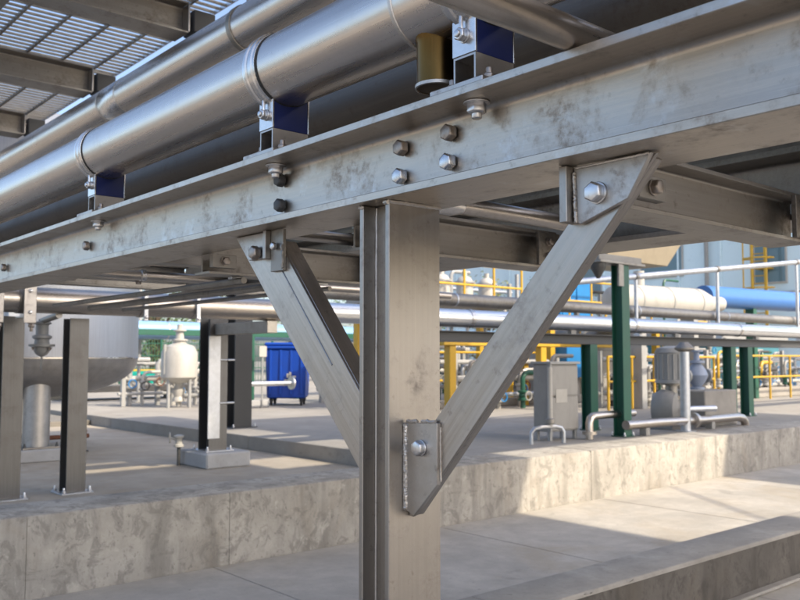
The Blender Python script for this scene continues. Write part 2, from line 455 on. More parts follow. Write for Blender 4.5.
# ------------------------------------------------------------------ column
CX0, CX1, CY0, CY1 = 1.05, 1.185, 1.249, 1.341
cl = Thing('support_column', 'stainless steel H-section column standing in the middle foreground', 'column', (BX, 1.295, 0))
tfc = .012
cl.box('flange', (CX0, CY0, .016), (CX1, CY0 + tfc, BZ0 - .001), 'steel_z', .0016)
cl.box('flange', (CX0, CY1 - tfc, .016), (CX1, CY1, BZ0 - .001), 'steel_z', .0016)
cl.box('web', (1.083, CY0 + tfc + .0005, .016), (1.094, CY1 - tfc - .0005, BZ0 - .001), 'steel_z', 0)
cl.box('base_plate', (CX0 - .05, CY0 - .06, .001), (CX1 + .05, CY1 + .06, .016), 'steel_plate', .002)
for sx in (CX0 - .025, CX1 + .025):
    for sy in (CY0 - .035, CY1 + .035):
        cl.part('anchor_bolt', bolt_mesh((sx, sy, .016), (0, 0, 1), .03, .018, .022, .02), 'bolt')
cl.part('weld_bead', bead((CX0, CY0 - .002, BZ0 - .003), (CX1, CY0 - .002, BZ0 - .003), .004), 'weld')
for y in (CY0 + tfc / 2, CY1 - tfc / 2):
    cl.part('weld_bead', bead((CX0 - .001, y - .006, BZ0 - .004), (CX0 - .001, y + .006, BZ0 - .004), .0045), 'weld')
for x in (1.0825,):
    for y in (CY0 + tfc + .002, CY1 - tfc - .002):
        cl.part('weld_bead', bead((x, y, .02), (x, y, BZ0 - .004), .0028, 60, .12), 'steel_plate')

# ------------------------------------------------------------------ braces (channel-like angles with gusset plates)
def prism_yz(poly, x0, x1): return MB().prism(poly, 'x', x0, x1)
GX = 1.09
# right brace: runs from the column up towards the viewer
br = Thing('diagonal_brace', 'stainless diagonal brace right of the column rising towards the right', 'brace', (1.1, 1.22, 1.1))
lo0, lo1 = (1.236, 1.097), (.693, 1.7035)
up0, up1 = (1.247, 1.2075), (.775, 1.7035)
face = [lo0, (1.2478, 1.098), up0, up1, lo1]
br.part('face_leg', prism_yz(face, GX + .0102, GX + .0172), 'brace_r', .0008)
# outstanding leg along the lower edge
dv = Vector((0, lo1[0] - lo0[0], lo1[1] - lo0[1])).normalized(); nv = Vector((0, -dv.z, dv.y))
if nv.z < 0: nv = -nv
def leg(thing, a, b, nv, x0, x1, t, mat):
    A = Vector((0, *a)); B = Vector((0, *b)); mb = MB()
    vs = []
    for x in (x0, x1):
        for p in (A, B, B + nv * t, A + nv * t): vs.append((x, p.y, p.z))
    mb.add(vs, [(0, 1, 2, 3), (4, 7, 6, 5), (0, 4, 5, 1), (1, 5, 6, 2), (2, 6, 7, 3), (3, 7, 4, 0)])
    return thing.part('side_leg', mb, mat, .0008)
leg(br, (lo0[0] - .003, lo0[1] + .003), (lo1[0] + .006, lo1[1] - .007), nv, GX + .0174, GX + .035, .007, 'brace_r')
gp = br.part('gusset_plate', prism_yz([(1.2478, 1.276), (1.158, 1.280), (1.159, 1.166), (1.222, 1.102), (1.2478, 1.110)], GX, GX + .010), 'steel_plate', .0012)
br.part('weld_bead', bead((GX - .001, 1.2455, 1.272), (GX - .001, 1.2455, 1.112), .0048, 150, .13), 'weld', under=gp)
br.part('weld_bead', bead((GX + .001, 1.243, 1.279), (GX + .001, 1.215, 1.280), .0035, None, .5), 'weld', under=gp)
br.part('weld_bead', bead((GX + .001, 1.200, 1.2805), (GX + .001, 1.165, 1.2815), .0035, None, .5), 'weld', under=gp)
br.part('weld_bead', bead((GX + .009, 1.158, 1.272), (GX + .009, 1.158, 1.172), .0015, 40, .2), 'weld', under=gp)
br.part('bolt', bolt_mesh((GX, 1.202, 1.231), (-1, 0, 0), .026, .012, .0155), 'bolt', .0006)
gt = br.part('gusset_plate', prism_yz([(.838, 1.7035), (.697, 1.7035), (.738, 1.640), (.826, 1.611), (.836, 1.615)], GX, GX + .010), 'steel_plate', .0012)
br.part('weld_bead', bead((GX - .001, .832, 1.7015), (GX - .001, .70, 1.7015), .0022, 70, .2), 'weld', under=gt)
br.part('weld_bead', bead((GX - .002, .836, 1.695), (GX - .002, .834, 1.614), .0028, 40, .25), 'weld', under=gt)
br.part('stiffener', MB().box((GX - .018, .839, 1.6145), (GX + .012, .854, 1.7045)), 'steel_z', .0012)
br.part('bolt', bolt_mesh((GX, .792, 1.656), (-1, 0, 0), .0285, .015, .0175), 'bolt', .0006)
# left brace
bl = Thing('diagonal_brace', 'stainless diagonal brace left of the column rising away to the left', 'brace', (1.1, 1.38, 1.15))
l0, l1 = (1.3422, 1.108), (1.914, 1.7035)
u0, u1 = (1.3422, 1.262), (1.741, 1.7035)
bl.part('face_leg', prism_yz([l0, u0, u1, l1], GX + .0102, GX + .0172), 'brace_l', .0008)
dv = Vector((0, u1[0] - u0[0], u1[1] - u0[1])).normalized(); nv = Vector((0, dv.z, -dv.y))
leg(bl, (u0[0] + .001, u0[1] + .002), (u1[0] - .02, u1[1] - .022), nv, GX + .0174, GX + .062, .008, 'brace_l')
bl.part('fold_line', bead((GX + .010, 1.745, 1.655), (GX + .010, 1.50, 1.385), .0018, 40, .05), 'steel_plate')
gl = bl.part('gusset_plate', prism_yz([(1.900, 1.7035), (1.752, 1.7035), (1.752, 1.640), (1.838, 1.641)], GX, GX + .010), 'steel_plate', .0012)
bl.part('stiffener', MB().box((GX - .014, 1.738, 1.636), (GX + .012, 1.7505, 1.7045)), 'steel_z', .0012)
bl.box('side_plate', (GX + .0005, 1.684, 1.605), (GX + .0100, 1.7365, 1.7040), 'steel_dark', .001)
bl.part('bolt', bolt_mesh((GX, 1.790, 1.655), (-1, 0, 0), .030, .018, .0), 'bolt_old', .0006)
bl.part('bolt', bolt_mesh((GX, 1.712, 1.664), (-1, 0, 0), .017, .010, .0), 'bolt', .0006)
bl.part('weld_bead', bead((GX, 1.686, 1.665), (GX, 1.684, 1.612), .004, None, .4), 'steel_dark', under=gl)
gb = bl.part('gusset_plate', prism_yz([(1.3422, 1.27), (1.43, 1.275), (1.43, 1.22), (1.3422, 1.115)], GX + .0180, GX + .027), 'steel_plate', .001)

# ------------------------------------------------------------------ second beam and cross beams
b2 = Thing('steel_beam', 'second steel beam parallel behind the main beam at lower right', 'beam', (1.985, 1.3, BZ0))
b2.part('beam_section', MB().prism(h_profile(1.985, BZ0, BZ1, .19, .014, .008, .012), 'y', -1.6, 3.95), 'steel_x', .0012)
CROSS = [(.86, 'dark weathered cross beam under the rack right of the right brace'),
         (1.56, 'grey cross beam under the rack just right of the column'),
         (2.30, 'grey cross beam under the rack behind the left brace'),
         (3.02, 'cross beam under the rack left of the left brace'),
         (3.78, 'farther cross beam under the rack towards the left edge'),
         (.10, 'nearest cross beam under the rack at the right edge')]
for i, (y, lab) in enumerate(CROSS):
    t = Thing('cross_beam', lab, 'beam', (1.55, y, 1.65), 'cross beams under the pipe rack')
    far = y > 2.8
    z0, z1, x0, x1 = (1.755, 1.835, 1.2055, 1.8885) if far else (1.648, 1.752, 1.2055, 1.8885)
    t.part('beam_section', MB().prism(h_profile(y, z0, z1, .09, .008, .006, .006), 'x', x0, x1), 'steel_x', .0008)
    if not far:
        t.box('clip_plate', (1.206, y - .0665, 1.665), (1.285, y - .046, 1.7045), 'steel_dark', .001)
        t.part('bolt', bolt_mesh((1.245, y - .0665, 1.685), (0, -1, 0), .022, .012, .014), 'bolt_old', .0004)
        t.box('end_cleat', (1.80, y - .056, 1.655), (1.8885, y - .0455, 1.745), 'steel_dark', .001)
        for zz in (1.68, 1.72): t.part('bolt', bolt_mesh((1.84, y - .056, zz), (0, -1, 0), .018, .010, .012), 'bolt_old', .0004)
    else:
        for x in (1.35, 1.65): t.part('bolt', bolt_mesh((x, y - .02, z0 - .0002), (0, 0, -1), .022, .012, .014), 'bolt_old', .0004)

def run_pipe(name, label, p0, p1, r, mat, bands=(), bandmat='band', n=28, group=None):
    t = Thing(name, label, 'pipe', p0, group)
    t.tube('pipe_shell', p0, p1, r, mat, n)
    p0, p1 = Vector(p0), Vector(p1); d = (p1 - p0).normalized()
    for b in bands:
        t.part('joint_band', MB().ringloop([(r + .0005, -.012), (r + .005, -.010), (r + .005, .010), (r + .0005, .012)], p0 + d * b, d, n), bandmat)
    return t
# small pipes running under / between the beams
pp = run_pipe('small_pipe', 'polished small pipe under the beam just right of the column', (1.212, 1.41, 1.757), (1.884, 1.41, 1.757), .021, 'pipe_x', (), n=20)
pp.part('reducer', MB().lathe([(.030, 0), (.030, .15), (.0215, .19)], (1.213, 1.41, 1.757), (1, 0, 0), 20), 'band')
pp = run_pipe('small_pipe', 'polished small pipe with bright clamp left of the column', (1.22, 2.45, 1.828), (2.4, 2.45, 1.828), .021, 'pipe_x', (), n=20)
pp.part('pipe_clamp', MB().ringloop([(.0215, -.013), (.026, -.012), (.026, .012), (.0215, .013)], (1.905, 2.45, 1.828), (1, 0, 0), 24), 'band')
pp.box('clamp_ear', (1.893, 2.438, 1.853), (1.917, 2.462, 1.880), 'band', .001)
run_pipe('small_pipe', 'thin pipe below the rack left of the left brace', (1.21, 3.4, 1.745), (3.3, 3.4, 1.745), .019, 'pipe_x', (.3, 1.1), n=20)
run_pipe('small_pipe', 'thin dull pipe below the rack near the left edge', (1.21, 4.2, 1.925), (3.4, 4.2, 1.925), .020, 'pipe_x', (.5, 1.1), n=20)
dc = Thing('cross_beam', 'dark channel cantilevered under the rack above the long pipe at left', 'beam', (2, 4.6, 1.8), 'cross beams under the pipe rack')
dc.part('beam_section', MB().prism(h_profile(4.6, 1.79, 1.90, .09, .008, .006, .006), 'x', 1.2055, 3.0), 'steel_dark', .001)
for k in range(3):
    t = Thing('conduit', 'thin conduit clipped along the underside of the rack, %s from the main beam' % ['first', 'second', 'third'][k], 'conduit', (1.32 + .16 * k, 2, 1.63), 'thin conduits under the rack')
    t.tube('conduit_tube', (1.32 + .16 * k, 2.25, 1.634 - .004 * k), (1.32 + .16 * k, 3.9, 1.634 - .004 * k), [.010, .013, .008][k], 'steel_dark', 10)
    for y in (2.30,): t.box('clip', (1.30 + .16 * k, y - .012, 1.640), (1.34 + .16 * k, y + .012, 1.6475), 'galv', .001)
run_pipe('small_pipe', 'dull pipe crossing under the pipes at the top right of the beam', (-.6, .80, 1.898), (2.9, .80, 1.898), .026, 'pipe_x', (2.2,), n=24)

# ================================================================== large pipes on the rack
PX, PZ, PR = 1.0994, 2.0856, .087
p1 = Thing('large_pipe', 'large stainless pipe clamped on top of the main beam', 'pipe', (PX, 1.3, PZ))
p1.part('pipe_shell', MB().lathe([(PR, 0), (PR, 9.2)], (PX, -1.6, PZ), (0, 1, 0), 72), 'pipe')
p1.part('weld_seam', MB().ringloop([(PR - .001, -.006), (PR + .0022, -.004), (PR + .0028, .001), (PR + .002, .004), (PR - .001, .006)], (PX, 1.205, PZ), (0, 1, 0), 72), 'weld')
p1.part('weld_seam', MB().ringloop([(PR - .001, -.005), (PR + .0018, -.003), (PR + .002, .003), (PR - .001, .005)], (PX, 1.72, PZ), (0, 1, 0), 72), 'pipe')
p1.part('drain_stub', MB().lathe([(.039, 0), (.039, .085), (.045, .098)], (PX, 1.165, 1.914), (0, 0, 1), 28), 'sheen')
p1.part('stub_ring', MB().ringloop([(.0392, 0), (.0425, .001), (.0425, .007), (.0392, .008)], (PX, 1.165, 1.912), (0, 0, 1), 28), 'weld')
P2 = (2.10, 3.005, .112)
p2 = Thing('large_pipe', 'upper stainless pipe behind the clamped pipe at top left', 'pipe', (P2[0], 2, P2[1]))
p2.part('pipe_shell', MB().lathe([(P2[2], 0), (P2[2], 14)], (P2[0], -1.6, P2[1]), (0, 1, 0), 64), 'pipe')
for y in (4.95, 5.23, 2.0):
    p2.part('weld_seam', MB().ringloop([(P2[2] - .001, -.005), (P2[2] + .0018, -.003), (P2[2] + .002, .003), (P2[2] - .001, .005)], (P2[0], y, P2[1]), (0, 1, 0), 64), 'weld')
p2.part('sleeve', MB().ringloop([(P2[2] + .0002, 0), (P2[2] + .0012, .002), (P2[2] + .0012, .27), (P2[2] + .0002, .272)], (P2[0], 4.955, P2[1]), (0, 1, 0), 64), 'band')
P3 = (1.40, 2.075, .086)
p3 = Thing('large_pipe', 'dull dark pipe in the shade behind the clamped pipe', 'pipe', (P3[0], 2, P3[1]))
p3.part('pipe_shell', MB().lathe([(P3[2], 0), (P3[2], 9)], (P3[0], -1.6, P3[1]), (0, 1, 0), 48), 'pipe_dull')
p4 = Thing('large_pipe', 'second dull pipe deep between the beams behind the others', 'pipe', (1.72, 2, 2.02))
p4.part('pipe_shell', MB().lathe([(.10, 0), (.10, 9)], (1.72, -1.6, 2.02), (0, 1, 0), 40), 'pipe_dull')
for y in (-.9, .45, 2.3, 3.7):
    st = Thing('pipe_saddle', 'steel saddle under the dark pipes at %s' % {-.9: 'the near end of the rack', .45: 'the right of the frame', 2.3: 'the left brace', 3.7: 'the left edge'}[y], 'pipe saddle', (1.56, y, 1.8716), 'saddles under the rear pipes')
    st.box('bearer', (1.215, y - .03, 1.8718), (1.935, y + .03, 1.9218), 'steel_dark')
    st.box('cradle', (P3[0] - .04, y - .025, 1.922), (P3[0] + .04, y + .025, P3[1] - P3[2] + .004), 'steel_dark')

ct = Thing('sky_gap_tray', 'added tray on the second beam blocking the bright sky gap', 'sky gap tray', (2.0, 3, BZ1))  # added to close the strip of sky between the two beams
ct.box('side_wall', (1.945, .5, BZ1 + .0005), (1.950, 3.9, 1.975), 'steel_dark', .001); ct.box('side_wall', (2.065, .5, BZ1 + .0005), (2.070, 3.9, 1.975), 'steel_dark', .001)
ct.box('tray_floor', (1.9505, .5, BZ1 + .0005), (2.0645, 3.9, 1.88), 'steel_dark', .001)
for k in range(3): ct.tube('cable', (1.97 + .032 * k, .5, 1.895), (1.97 + .032 * k, 3.9, 1.895), .014, 'rubber', 10)
# pipe clamps: box stub, blue saddle pad, end cap with bolt, ridged band
def make_clamp():
    t = Thing('pipe_clamp', '', 'pipe clamp', (1.10, 0, BZ1), 'clamps holding the large pipe on the beam')
    z = BZ1
    bp = t.box('base_plate', (1.036, -.066, z + .0002), (1.170, .066, z + .011), 'steel_plate', .0015)
    a, b, w, tk, h = 1.060, 1.160, .0275, .004, .056
    s0 = z + .0112
    mb = MB()
    mb.box((a, -w, s0), (b, -w + tk, s0 + h)).box((a, w - tk, s0), (b, w, s0 + h)).box((a, -w + tk, s0 + h - tk), (b, w - tk, s0 + h)).box((a, -w + tk, s0), (b, w - tk, s0 + tk * .6))
    t.part('box_stub', mb, 'steel_plate', 0)
    s1 = s0 + h + .0006
    # blue pad with concave top
    top = []
    for k in range(13):
        x = 1.064 + (1.158 - 1.064) * k / 12
        dx = x - PX
        top.append((x, PZ - math.sqrt((PR + .0006) ** 2 - dx * dx)))
    prof = [(1.064, s1), (1.158, s1)] + top[::-1]
    t.part('saddle_pad', MB().prism(prof, 'y', -w, w), 'pad_blue', .0008)
    cap = t.box('end_cap', (1.058, -w - .0015, s1), (1.0632, w + .0015, top[0][1] + .003), 'band', .0008)
    cap2 = t.box('end_cap', (1.1585, -w - .0015, s1), (1.163, w + .0015, top[-1][1] + .004), 'band', .0008)
    t.part('clamp_bolt', bolt_mesh((1.0580, -.002, s1 + .034), (-1, 0, 0), .022, .013, .0135, .004), 'bolt', .0004)
    t.part('clamp_stud', MB().lathe([(.0042, 0), (.0042, .030), (.0034, .032)], (1.0500, -.002, s1 + .044), (0, 0, 1), 10), 'bolt')
    bd = t.part('band', MB().ringloop([(PR + .0003, -.027), (PR + .0030, -.0265), (PR + .0042, -.020), (PR + .0075, -.017), (PR + .0080, -.006), (PR + .0045, -.003), (PR + .0045, .004), (PR + .0080, .007), (PR + .0075, .017), (PR + .0040, .020), (PR + .0030, .0265), (PR + .0003, .027)], (PX, .004, PZ), (0, 1, 0), 72), 'band')
    t.part('band_edge', MB().ringloop([(PR + .0003, -.033), (PR + .0022, -.0325), (PR + .0022, -.0275), (PR + .0003, -.0272)], (PX, .004, PZ), (0, 1, 0), 72), 'rubber', under=bd)
    # nuts on base plate and under the flange
    for x, y in ((1.075, -.046), (1.140, -.046), (1.075, .046), (1.140, .046)):
        t.part('base_nut', bolt_mesh((x, y, z + .0112), (0, 0, 1), .020, .011, .0125, .010), 'bolt_old', .0004)
    t.part('flange_nut', bolt_mesh((1.080, -.010, BZ1 - .0158), (0, 0, -1), .031, .018, .024, .009), 'bolt', .0005)
    return t.o
cp = make_clamp()
for i, (y, lab) in enumerate(((1.052, 'pipe clamp with blue pad nearest the viewer, above the column'),
                              (1.712, 'middle pipe clamp with blue pad on the main beam'),
                              (2.80, 'farthest pipe clamp with blue pad near the left edge'))):
    o = cp if i == 0 else copy_tree(cp)
    o.location.y = y; o['label'] = lab

# ================================================================== upper walkway with grating
WZ = 3.55
WB = [(3.5, 'nearest walkway beam, mostly above the frame'), (5.2, 'upper of the two walkway beams under the grating at top left'), (6.88, 'lower walkway beam under the grating at the left edge'), (8.6, 'walkway beam farthest along the grating')]
for y, lab in WB:
    t = Thing('walkway_beam', lab, 'beam', (2, y, WZ), 'beams under the walkway grating')
    t.part('beam_section', MB().prism(h_profile(y, WZ, WZ + .215, .20, .014, .009, .012), 'x', 1.3, 2.55), 'steel_x', .0015)
    t.box('end_plate', (2.5503, y - .095, WZ + .015), (2.562, y + .095, WZ + .20), 'steel_plate', .0015)
    t.box('end_bracket', (2.585, y - .11, WZ + .02), (2.74, y + .05, WZ + .17), 'dark', .004)
    if y in (5.2, 6.88): continue
    t.part('pipe_hanger', MB().ringloop([(P2[2] + .0006, -.018), (P2[2] + .006, -.016), (P2[2] + .006, .016), (P2[2] + .0006, .018)], (P2[0], y + .07, P2[1]), (0, 1, 0), 40), 'steel_dark')
    t.tube('hanger_rod', (P2[0], y + .07, P2[1] + P2[2] + .003), (P2[0], y + .07, WZ - .0005), .010, 'bolt_old', 10)
    for dy in (-.06,): t.part('bolt', bolt_mesh((2.562, y + dy, WZ + .11), (1, 0, 0), .03, .02, .02), 'bolt_old')
for i, x in enumerate((1.36, 2.64)):
    t = Thing('walkway_girder', ['long girder along the outer side of the walkway, outside the frame', 'long girder along the inner edge of the walkway above the upper pipe'][i], 'beam', (x, 3, WZ))
    t.part('beam_section', MB().prism(h_profile(x, WZ - .105, WZ - .0012, .12, .010, .007, .008), 'y', .15, 10.3), 'steel_dark', .001)
    y = 10.1 if i == 0 else 9.0
    t.box('post', (x - .055, y - .055, .3205), (x + .055, y + .055, WZ - .1055), 'galv', .004)
    t.box('kick_plate', (x - .004, .6, WZ + .216), (x + .004, 10.2, WZ + .33), 'galv', .001) if i == 0 else None
    t.box('walk_edge', (x - .03, .6, WZ + .10), (x + .03, 10.2, WZ + .215), 'steel_dark', .002) if i == 0 else None
t = Thing('walkway_trestle', 'trestle carrying the near end of the walkway, outside the frame on the right', 'trestle', (1.985, .3, BZ1))
t.box('post', (1.93, .24, BZ1 + .0005), (2.04, .36, 3.30), 'steel_dark', .003); t.box('crosshead', (1.28, .22, 3.301), (2.72, .38, WZ - .106), 'steel_dark', .003)
for k in range(5):
    y0 = 1.8 + k * 1.7 + .004; y1 = y0 + 1.69
    t = Thing('grating_panel', ['walkway grating panel nearest the camera, above the frame', 'walkway grating panel just above the frame top', 'walkway grating panel seen from below at top left', 'grating panel beyond the lower walkway beam at the left edge', 'farthest walkway grating panel'][k], 'grating', (2, y0, WZ + .215), 'walkway grating panels')
    mb = MB(); yy = y0 + .03; z = WZ + .2153
    while yy < y1 - .01:
        mb.box((1.40, yy - .0035, z), (2.78, yy + .0035, z + .019)); yy += .078
    t.part('bearing_bars', mb, 'steel_dark', 0, kind='stuff', smooth=0)
    mb = MB(); x = 1.5
    while x < 2.76:
        mb.box((x - .009, y0 + .002, z + .001), (x + .009, y1 - .002, z + .022)); x += .27
    t.part('cross_bars', mb, 'steel_dark', 0, kind='stuff', smooth=0)
    t.box('edge_bar', (2.7805, y0, z), (2.788, y1, z + .03), 'galv', .0005)
    t.box('edge_bar', (1.392, y0, z), (1.3995, y1, z + .03), 'galv', .0005)

# ================================================================== left rack: long clad pipe and columns
SY, SZ, SR = 6.75, 1.842, .100
sp = Thing('long_pipe', 'long shiny insulated pipe running across the background behind the column', 'pipe', (6, SY, SZ))
segs = [-3.0, 2.03, 4.40, 6.84, 10.01, 12.88, 15.8, 19, 24, 30]
for i in range(len(segs) - 1):
    a, b = segs[i], segs[i + 1]
    sp.part('cladding_sleeve', MB().lathe([(SR, 0), (SR, b - a - .012)], (a + .006, SY, SZ), (1, 0, 0), 36), 'clad' if i > 1 else 'pipe_x')
    sp.part('joint_band', MB().ringloop([(SR - .01, -.03), (SR + .007, -.028), (SR + .007, .028), (SR - .01, .03)], (b, SY, SZ), (1, 0, 0), 36), 'band' if i > 1 else 'steel_dark')
hb = Thing('header_beam', 'dark grey header beam under the long insulated pipe', 'beam', (9, SY, 1.56))
hb.part('beam_section', MB().prism(h_profile(SY, 1.575, 1.700, .13, .012, .008, .008), 'x', 5.6, 30), 'dark', .001)
for k in range(9):
    x = 6.3 + k * 2.4
    hb.box('pipe_shoe', (x - .05, SY - .03, 1.7003), (x + .05, SY + .03, SZ - SR + .004), 'grey', .002)
dp = run_pipe('long_pipe', 'dull grey pipe just above and behind the long insulated pipe', (4.6, 7.0, 2.068), (30, 7.0, 2.068), .076, 'steel_dark', (1.6, 2.26, 5.9, 8.4, 12), 'galv', 24)
for x in (6.4, 9.1, 12.72, 17):
    dp.box('support_leg', (x - .025, 6.86, 1.7005), (x + .025, 6.95, 1.7205), 'grey', .002); dp.box('support_leg', (x - .025, 6.951, 1.7005), (x + .025, 7.01, 1.995), 'grey', .002)
    dp.box('support_arm', (x - .026, 6.80, 1.7003), (x + .026, 7.02, 1.7004), 'grey', 0)
sr = Thing('sloping_pipe', 'thin grey pipe rising to the right on slim posts above the long pipe', 'pipe', (11, 6.87, 1.7))
sr.tube('pipe_shell', (8.7, 6.87, 2.36), (17.5, 6.87, 3.36), .043, 'galv', 18)
for x in (10.3, 12.53, 15.3):
    z = 2.36 + (x - 8.7) / 8.8
    sr.tube('post', (x, 6.87, 1.9), (x, 6.87, z - .03), .028, 'galv', 14)
    sr.box('post_foot', (x - .03, 6.80, 1.7006), (x + .03, 6.90, 1.901), 'galv', .002)
    sr.part('clamp', MB().ringloop([(.0435, -.03), (.052, -.028), (.052, .028), (.0435, .03)], (x, 6.87, z), (8.8, 0, 1), 20), 'steel_dark')

def h_column(name, label, x, y, z0, z1, b, h, mat, tf=.010, tw=.008, plate=.05, group=None, anchors=True, cat='column', pm=None):
    t = Thing(name, label, cat, (x, y, z0), group)
    t.part('column_section', MB().prism(h_profile(x, y - h / 2, y + h / 2, b, tf, tw, .006), 'z', z0 + .0125, z1), mat, .001)
    t.box('base_plate', (x - b / 2 - plate, y - h / 2 - plate, z0 + .0002), (x + b / 2 + plate, y + h / 2 + plate, z0 + .0122), pm or mat, .002)
    if anchors:
        for sx in (-1, 1):
            for sy in (-1, 1):
                t.part('anchor_bolt', bolt_mesh((x + sx * (b / 2 + plate * .5), y + sy * (h / 2 + plate * .5), z0 + .0124), (0, 0, 1), .028, .016, .02, .022), 'bolt', .0005)
    return t
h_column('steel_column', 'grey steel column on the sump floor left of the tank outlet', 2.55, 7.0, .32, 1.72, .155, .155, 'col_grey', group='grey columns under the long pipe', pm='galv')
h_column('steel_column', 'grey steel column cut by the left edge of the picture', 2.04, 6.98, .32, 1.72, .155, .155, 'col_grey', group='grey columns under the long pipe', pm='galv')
concrete_block('concrete_pad', 'square concrete pad under the column left of the braces', (4.03, 7.53, .3202), (4.52, 8.12, .472), 'coping', .015, 'concrete pad')
pc = h_column('steel_column', 'steel column with bright face plate standing on the square concrete pad', 4.235, 7.80, .4722, 1.80, .20, .22, 'col_grey', .012, .01, .055, 'grey columns under the long pipe', pm='galv')
pc.box('face_plate', (4.118, 7.680, .60), (4.250, 7.689, 1.62), 'galv', .002)
for z in (.95, 1.38):
    pc.tube('spacer_rod', (4.325, 7.668, z), (4.40, 7.668, z), .010, 'galv', 12)
    pc.tube('spacer_rod', (4.245, 7.68, z), (4.335, 7.67, z), .007, 'galv', 12)
pc.box('cap_arm', (4.18, 6.70, 1.63), (4.29, 7.685, 1.741), 'steel_dark', .003)
h_column('steel_column', 'wide dark grey column behind the column on the pad', 5.86, 10.1, .479, 3.2, .26, .26, 'dark', .014, .01, .06, 'grey columns under the long pipe')
# hand valve by the pad
hv = Thing('drain_valve', 'small white drain valve beside the concrete pad', 'valve', (3.98, 8.02, .32))
hv.tube('pipe_stub', (3.98, 8.02, .3202), (3.98, 8.02, .50), .018, 'dark', 12)
hv.part('valve_body', MB().lathe([(.02, 0), (.05, .01), (.05, .03), (.035, .04), (.035, .09), (.05, .10), (.05, .12), (.02, .13)], (3.98, 8.02, .50), (0, 0, 1), 16), 'white')
hv.part('hand_wheel', MB().ringloop([(.045, -.006), (.055, -.006), (.055, .006), (.045, .006)], (3.90, 8.06, .60), (1, -.4, 0), 20), 'white')
hv.tube('stem', (3.98, 8.02, .57), (3.90, 8.06, .60), .010, 'white', 10)
# bracket cluster at left edge on the long pipe
bk = Thing('pipe_bracket', 'pair of steel bracket plates with bolts on the pipe at the left edge', 'bracket', (2.0, 6.6, 1.70))
for x in (1.83, 2.06):
    bk.box('plate', (x - .045, 6.600, 1.66), (x + .045, 6.612, 1.95), 'steel_plate', .003)
    for z in (1.74, 1.90):
        bk.part('bolt', bolt_mesh((x, 6.600, z), (0, -1, 0), .024, .014, .015), 'bolt', .0005)
    bk.box('return_plate', (x - .045, 6.6125, 1.7003), (x + .045, 6.80, 1.712), 'steel_plate', .002)
    bk.part('lower_nut', bolt_mesh((x + .02, 6.63, 1.66), (0, 0, -1), .04, .03, .03, .03), 'bolt_old', .0008)
for i, x in enumerate((2.98, 3.45)):
    t = Thing('pipe_bracket', 'upright clamp bar on the long pipe %s' % ['above the tank edge', 'left of the column on the pad'][i], 'bracket', (x, SY, SZ), 'clamp bars on the long pipe')
    t.part('ring', MB().ringloop([(SR + .0005, -.02), (SR + .008, -.018), (SR + .008, .018), (SR + .0005, .02)], (x, SY, SZ), (1, 0, 0), 32), 'steel_plate')
    t.box('bar', (x - .018, SY - .128, SZ - .14), (x + .018, SY - .1085, SZ + .15), 'galv', .003)
    for z in (SZ - .11, SZ + .12): t.part('bolt', bolt_mesh((x, SY - .128, z), (0, -1, 0), .022, .014, .014), 'bolt', .0005)
# hanging valve in front of tank
vl = Thing('hanging_valve', 'small flanged valve hanging below the pipe in front of the tank', 'valve', (2.33, 7.15, 1.58))
vx, vy = 2.33, 7.15
vl.part('valve_body', MB().lathe([(.008, -.28), (.008, -.17), (.02, -.165), (.045, -.15), (.062, -.12), (.066, -.09), (.10, -.088), (.10, -.068), (.060, -.066), (.055, -.03), (.075, -.02), (.075, .0), (.05, .01), (.05, .09), (.07, .095), (.07, .11), (.03, .12), (.03, .135)], (vx, vy, 1.58), (0, 0, 1), 24), 'ltgrey')
for a in range(4):
    th = a * math.pi / 2 + .4
    vl.part('flange_bolt', bolt_mesh((vx + .088 * math.cos(th), vy + .088 * math.sin(th), 1.49), (0, 0, -1), .02, .012, 0, .01), 'bolt_old')
vl.tube('inlet_pipe', (vx, vy, 1.70), (vx, SY + .02, 1.735), .026, 'steel_dark', 14)

# ------------------------------------------------------------------ vertical tank on legs
tk = Thing('vertical_tank', 'big round grey steel tank on pipe legs at the left', 'tank', (3.17, 10.35, .32))
tx, ty, tr = 3.17, 10.35, 1.27
tk.part('shell', MB().lathe([(tr, 0), (tr, 2.4), (tr * .8, 2.65), (.3, 2.8)], (tx, ty, 1.40), (0, 0, 1), 72), 'tank')
head = [(.05, -.47)] + [(tr * math.sin(a), -.47 * math.cos(a) ** .9) for a in [k * math.pi / 2 / 10 for k in range(1, 10)]] + [(tr * 1.002, -.005)]
hd = tk.part('bottom_head', MB().lathe(head, (tx, ty, 1.40), (0, 0, 1), 72), 'tank_dull')
tk.part('weld_seam', MB().ringloop([(tr, -.012), (tr + .008, -.008), (tr + .008, .008), (tr, .012)], (tx, ty, 1.40), (0, 0, 1), 72), 'band')
for a in (-98, 75, 195):
    lx, ly = tx + .92 * math.cos(R(a)), ty + .92 * math.sin(R(a))
    lg = tk.tube('leg', (lx, ly, .47), (lx, ly, 1.22), .135, 'tank_dull', 28)
    tk.box('foot_plate', (lx - .19, ly - .19, .4505), (lx + .19, ly + .19, .470), 'steel_dark', .003, under=lg)
    for sx in (-1, 1): tk.part('anchor_bolt', bolt_mesh((lx + sx * .165, ly - .16, .470), (0, 0, 1), .03, .02, .02, .02), 'dark', under=lg)
for i, (a, nm) in enumerate(((-98, 'front'), (75, 'back'), (195, 'left'))):
    lx, ly = tx + .92 * math.cos(R(a)), ty + .92 * math.sin(R(a))
    concrete_block('concrete_pad', 'flat concrete pad under the %s leg of the tank' % nm, (lx - .28, ly - .25, .3202), (lx + .28, ly + .25, .450), 'coping', .012, 'concrete pad', 'pads under the tank legs')
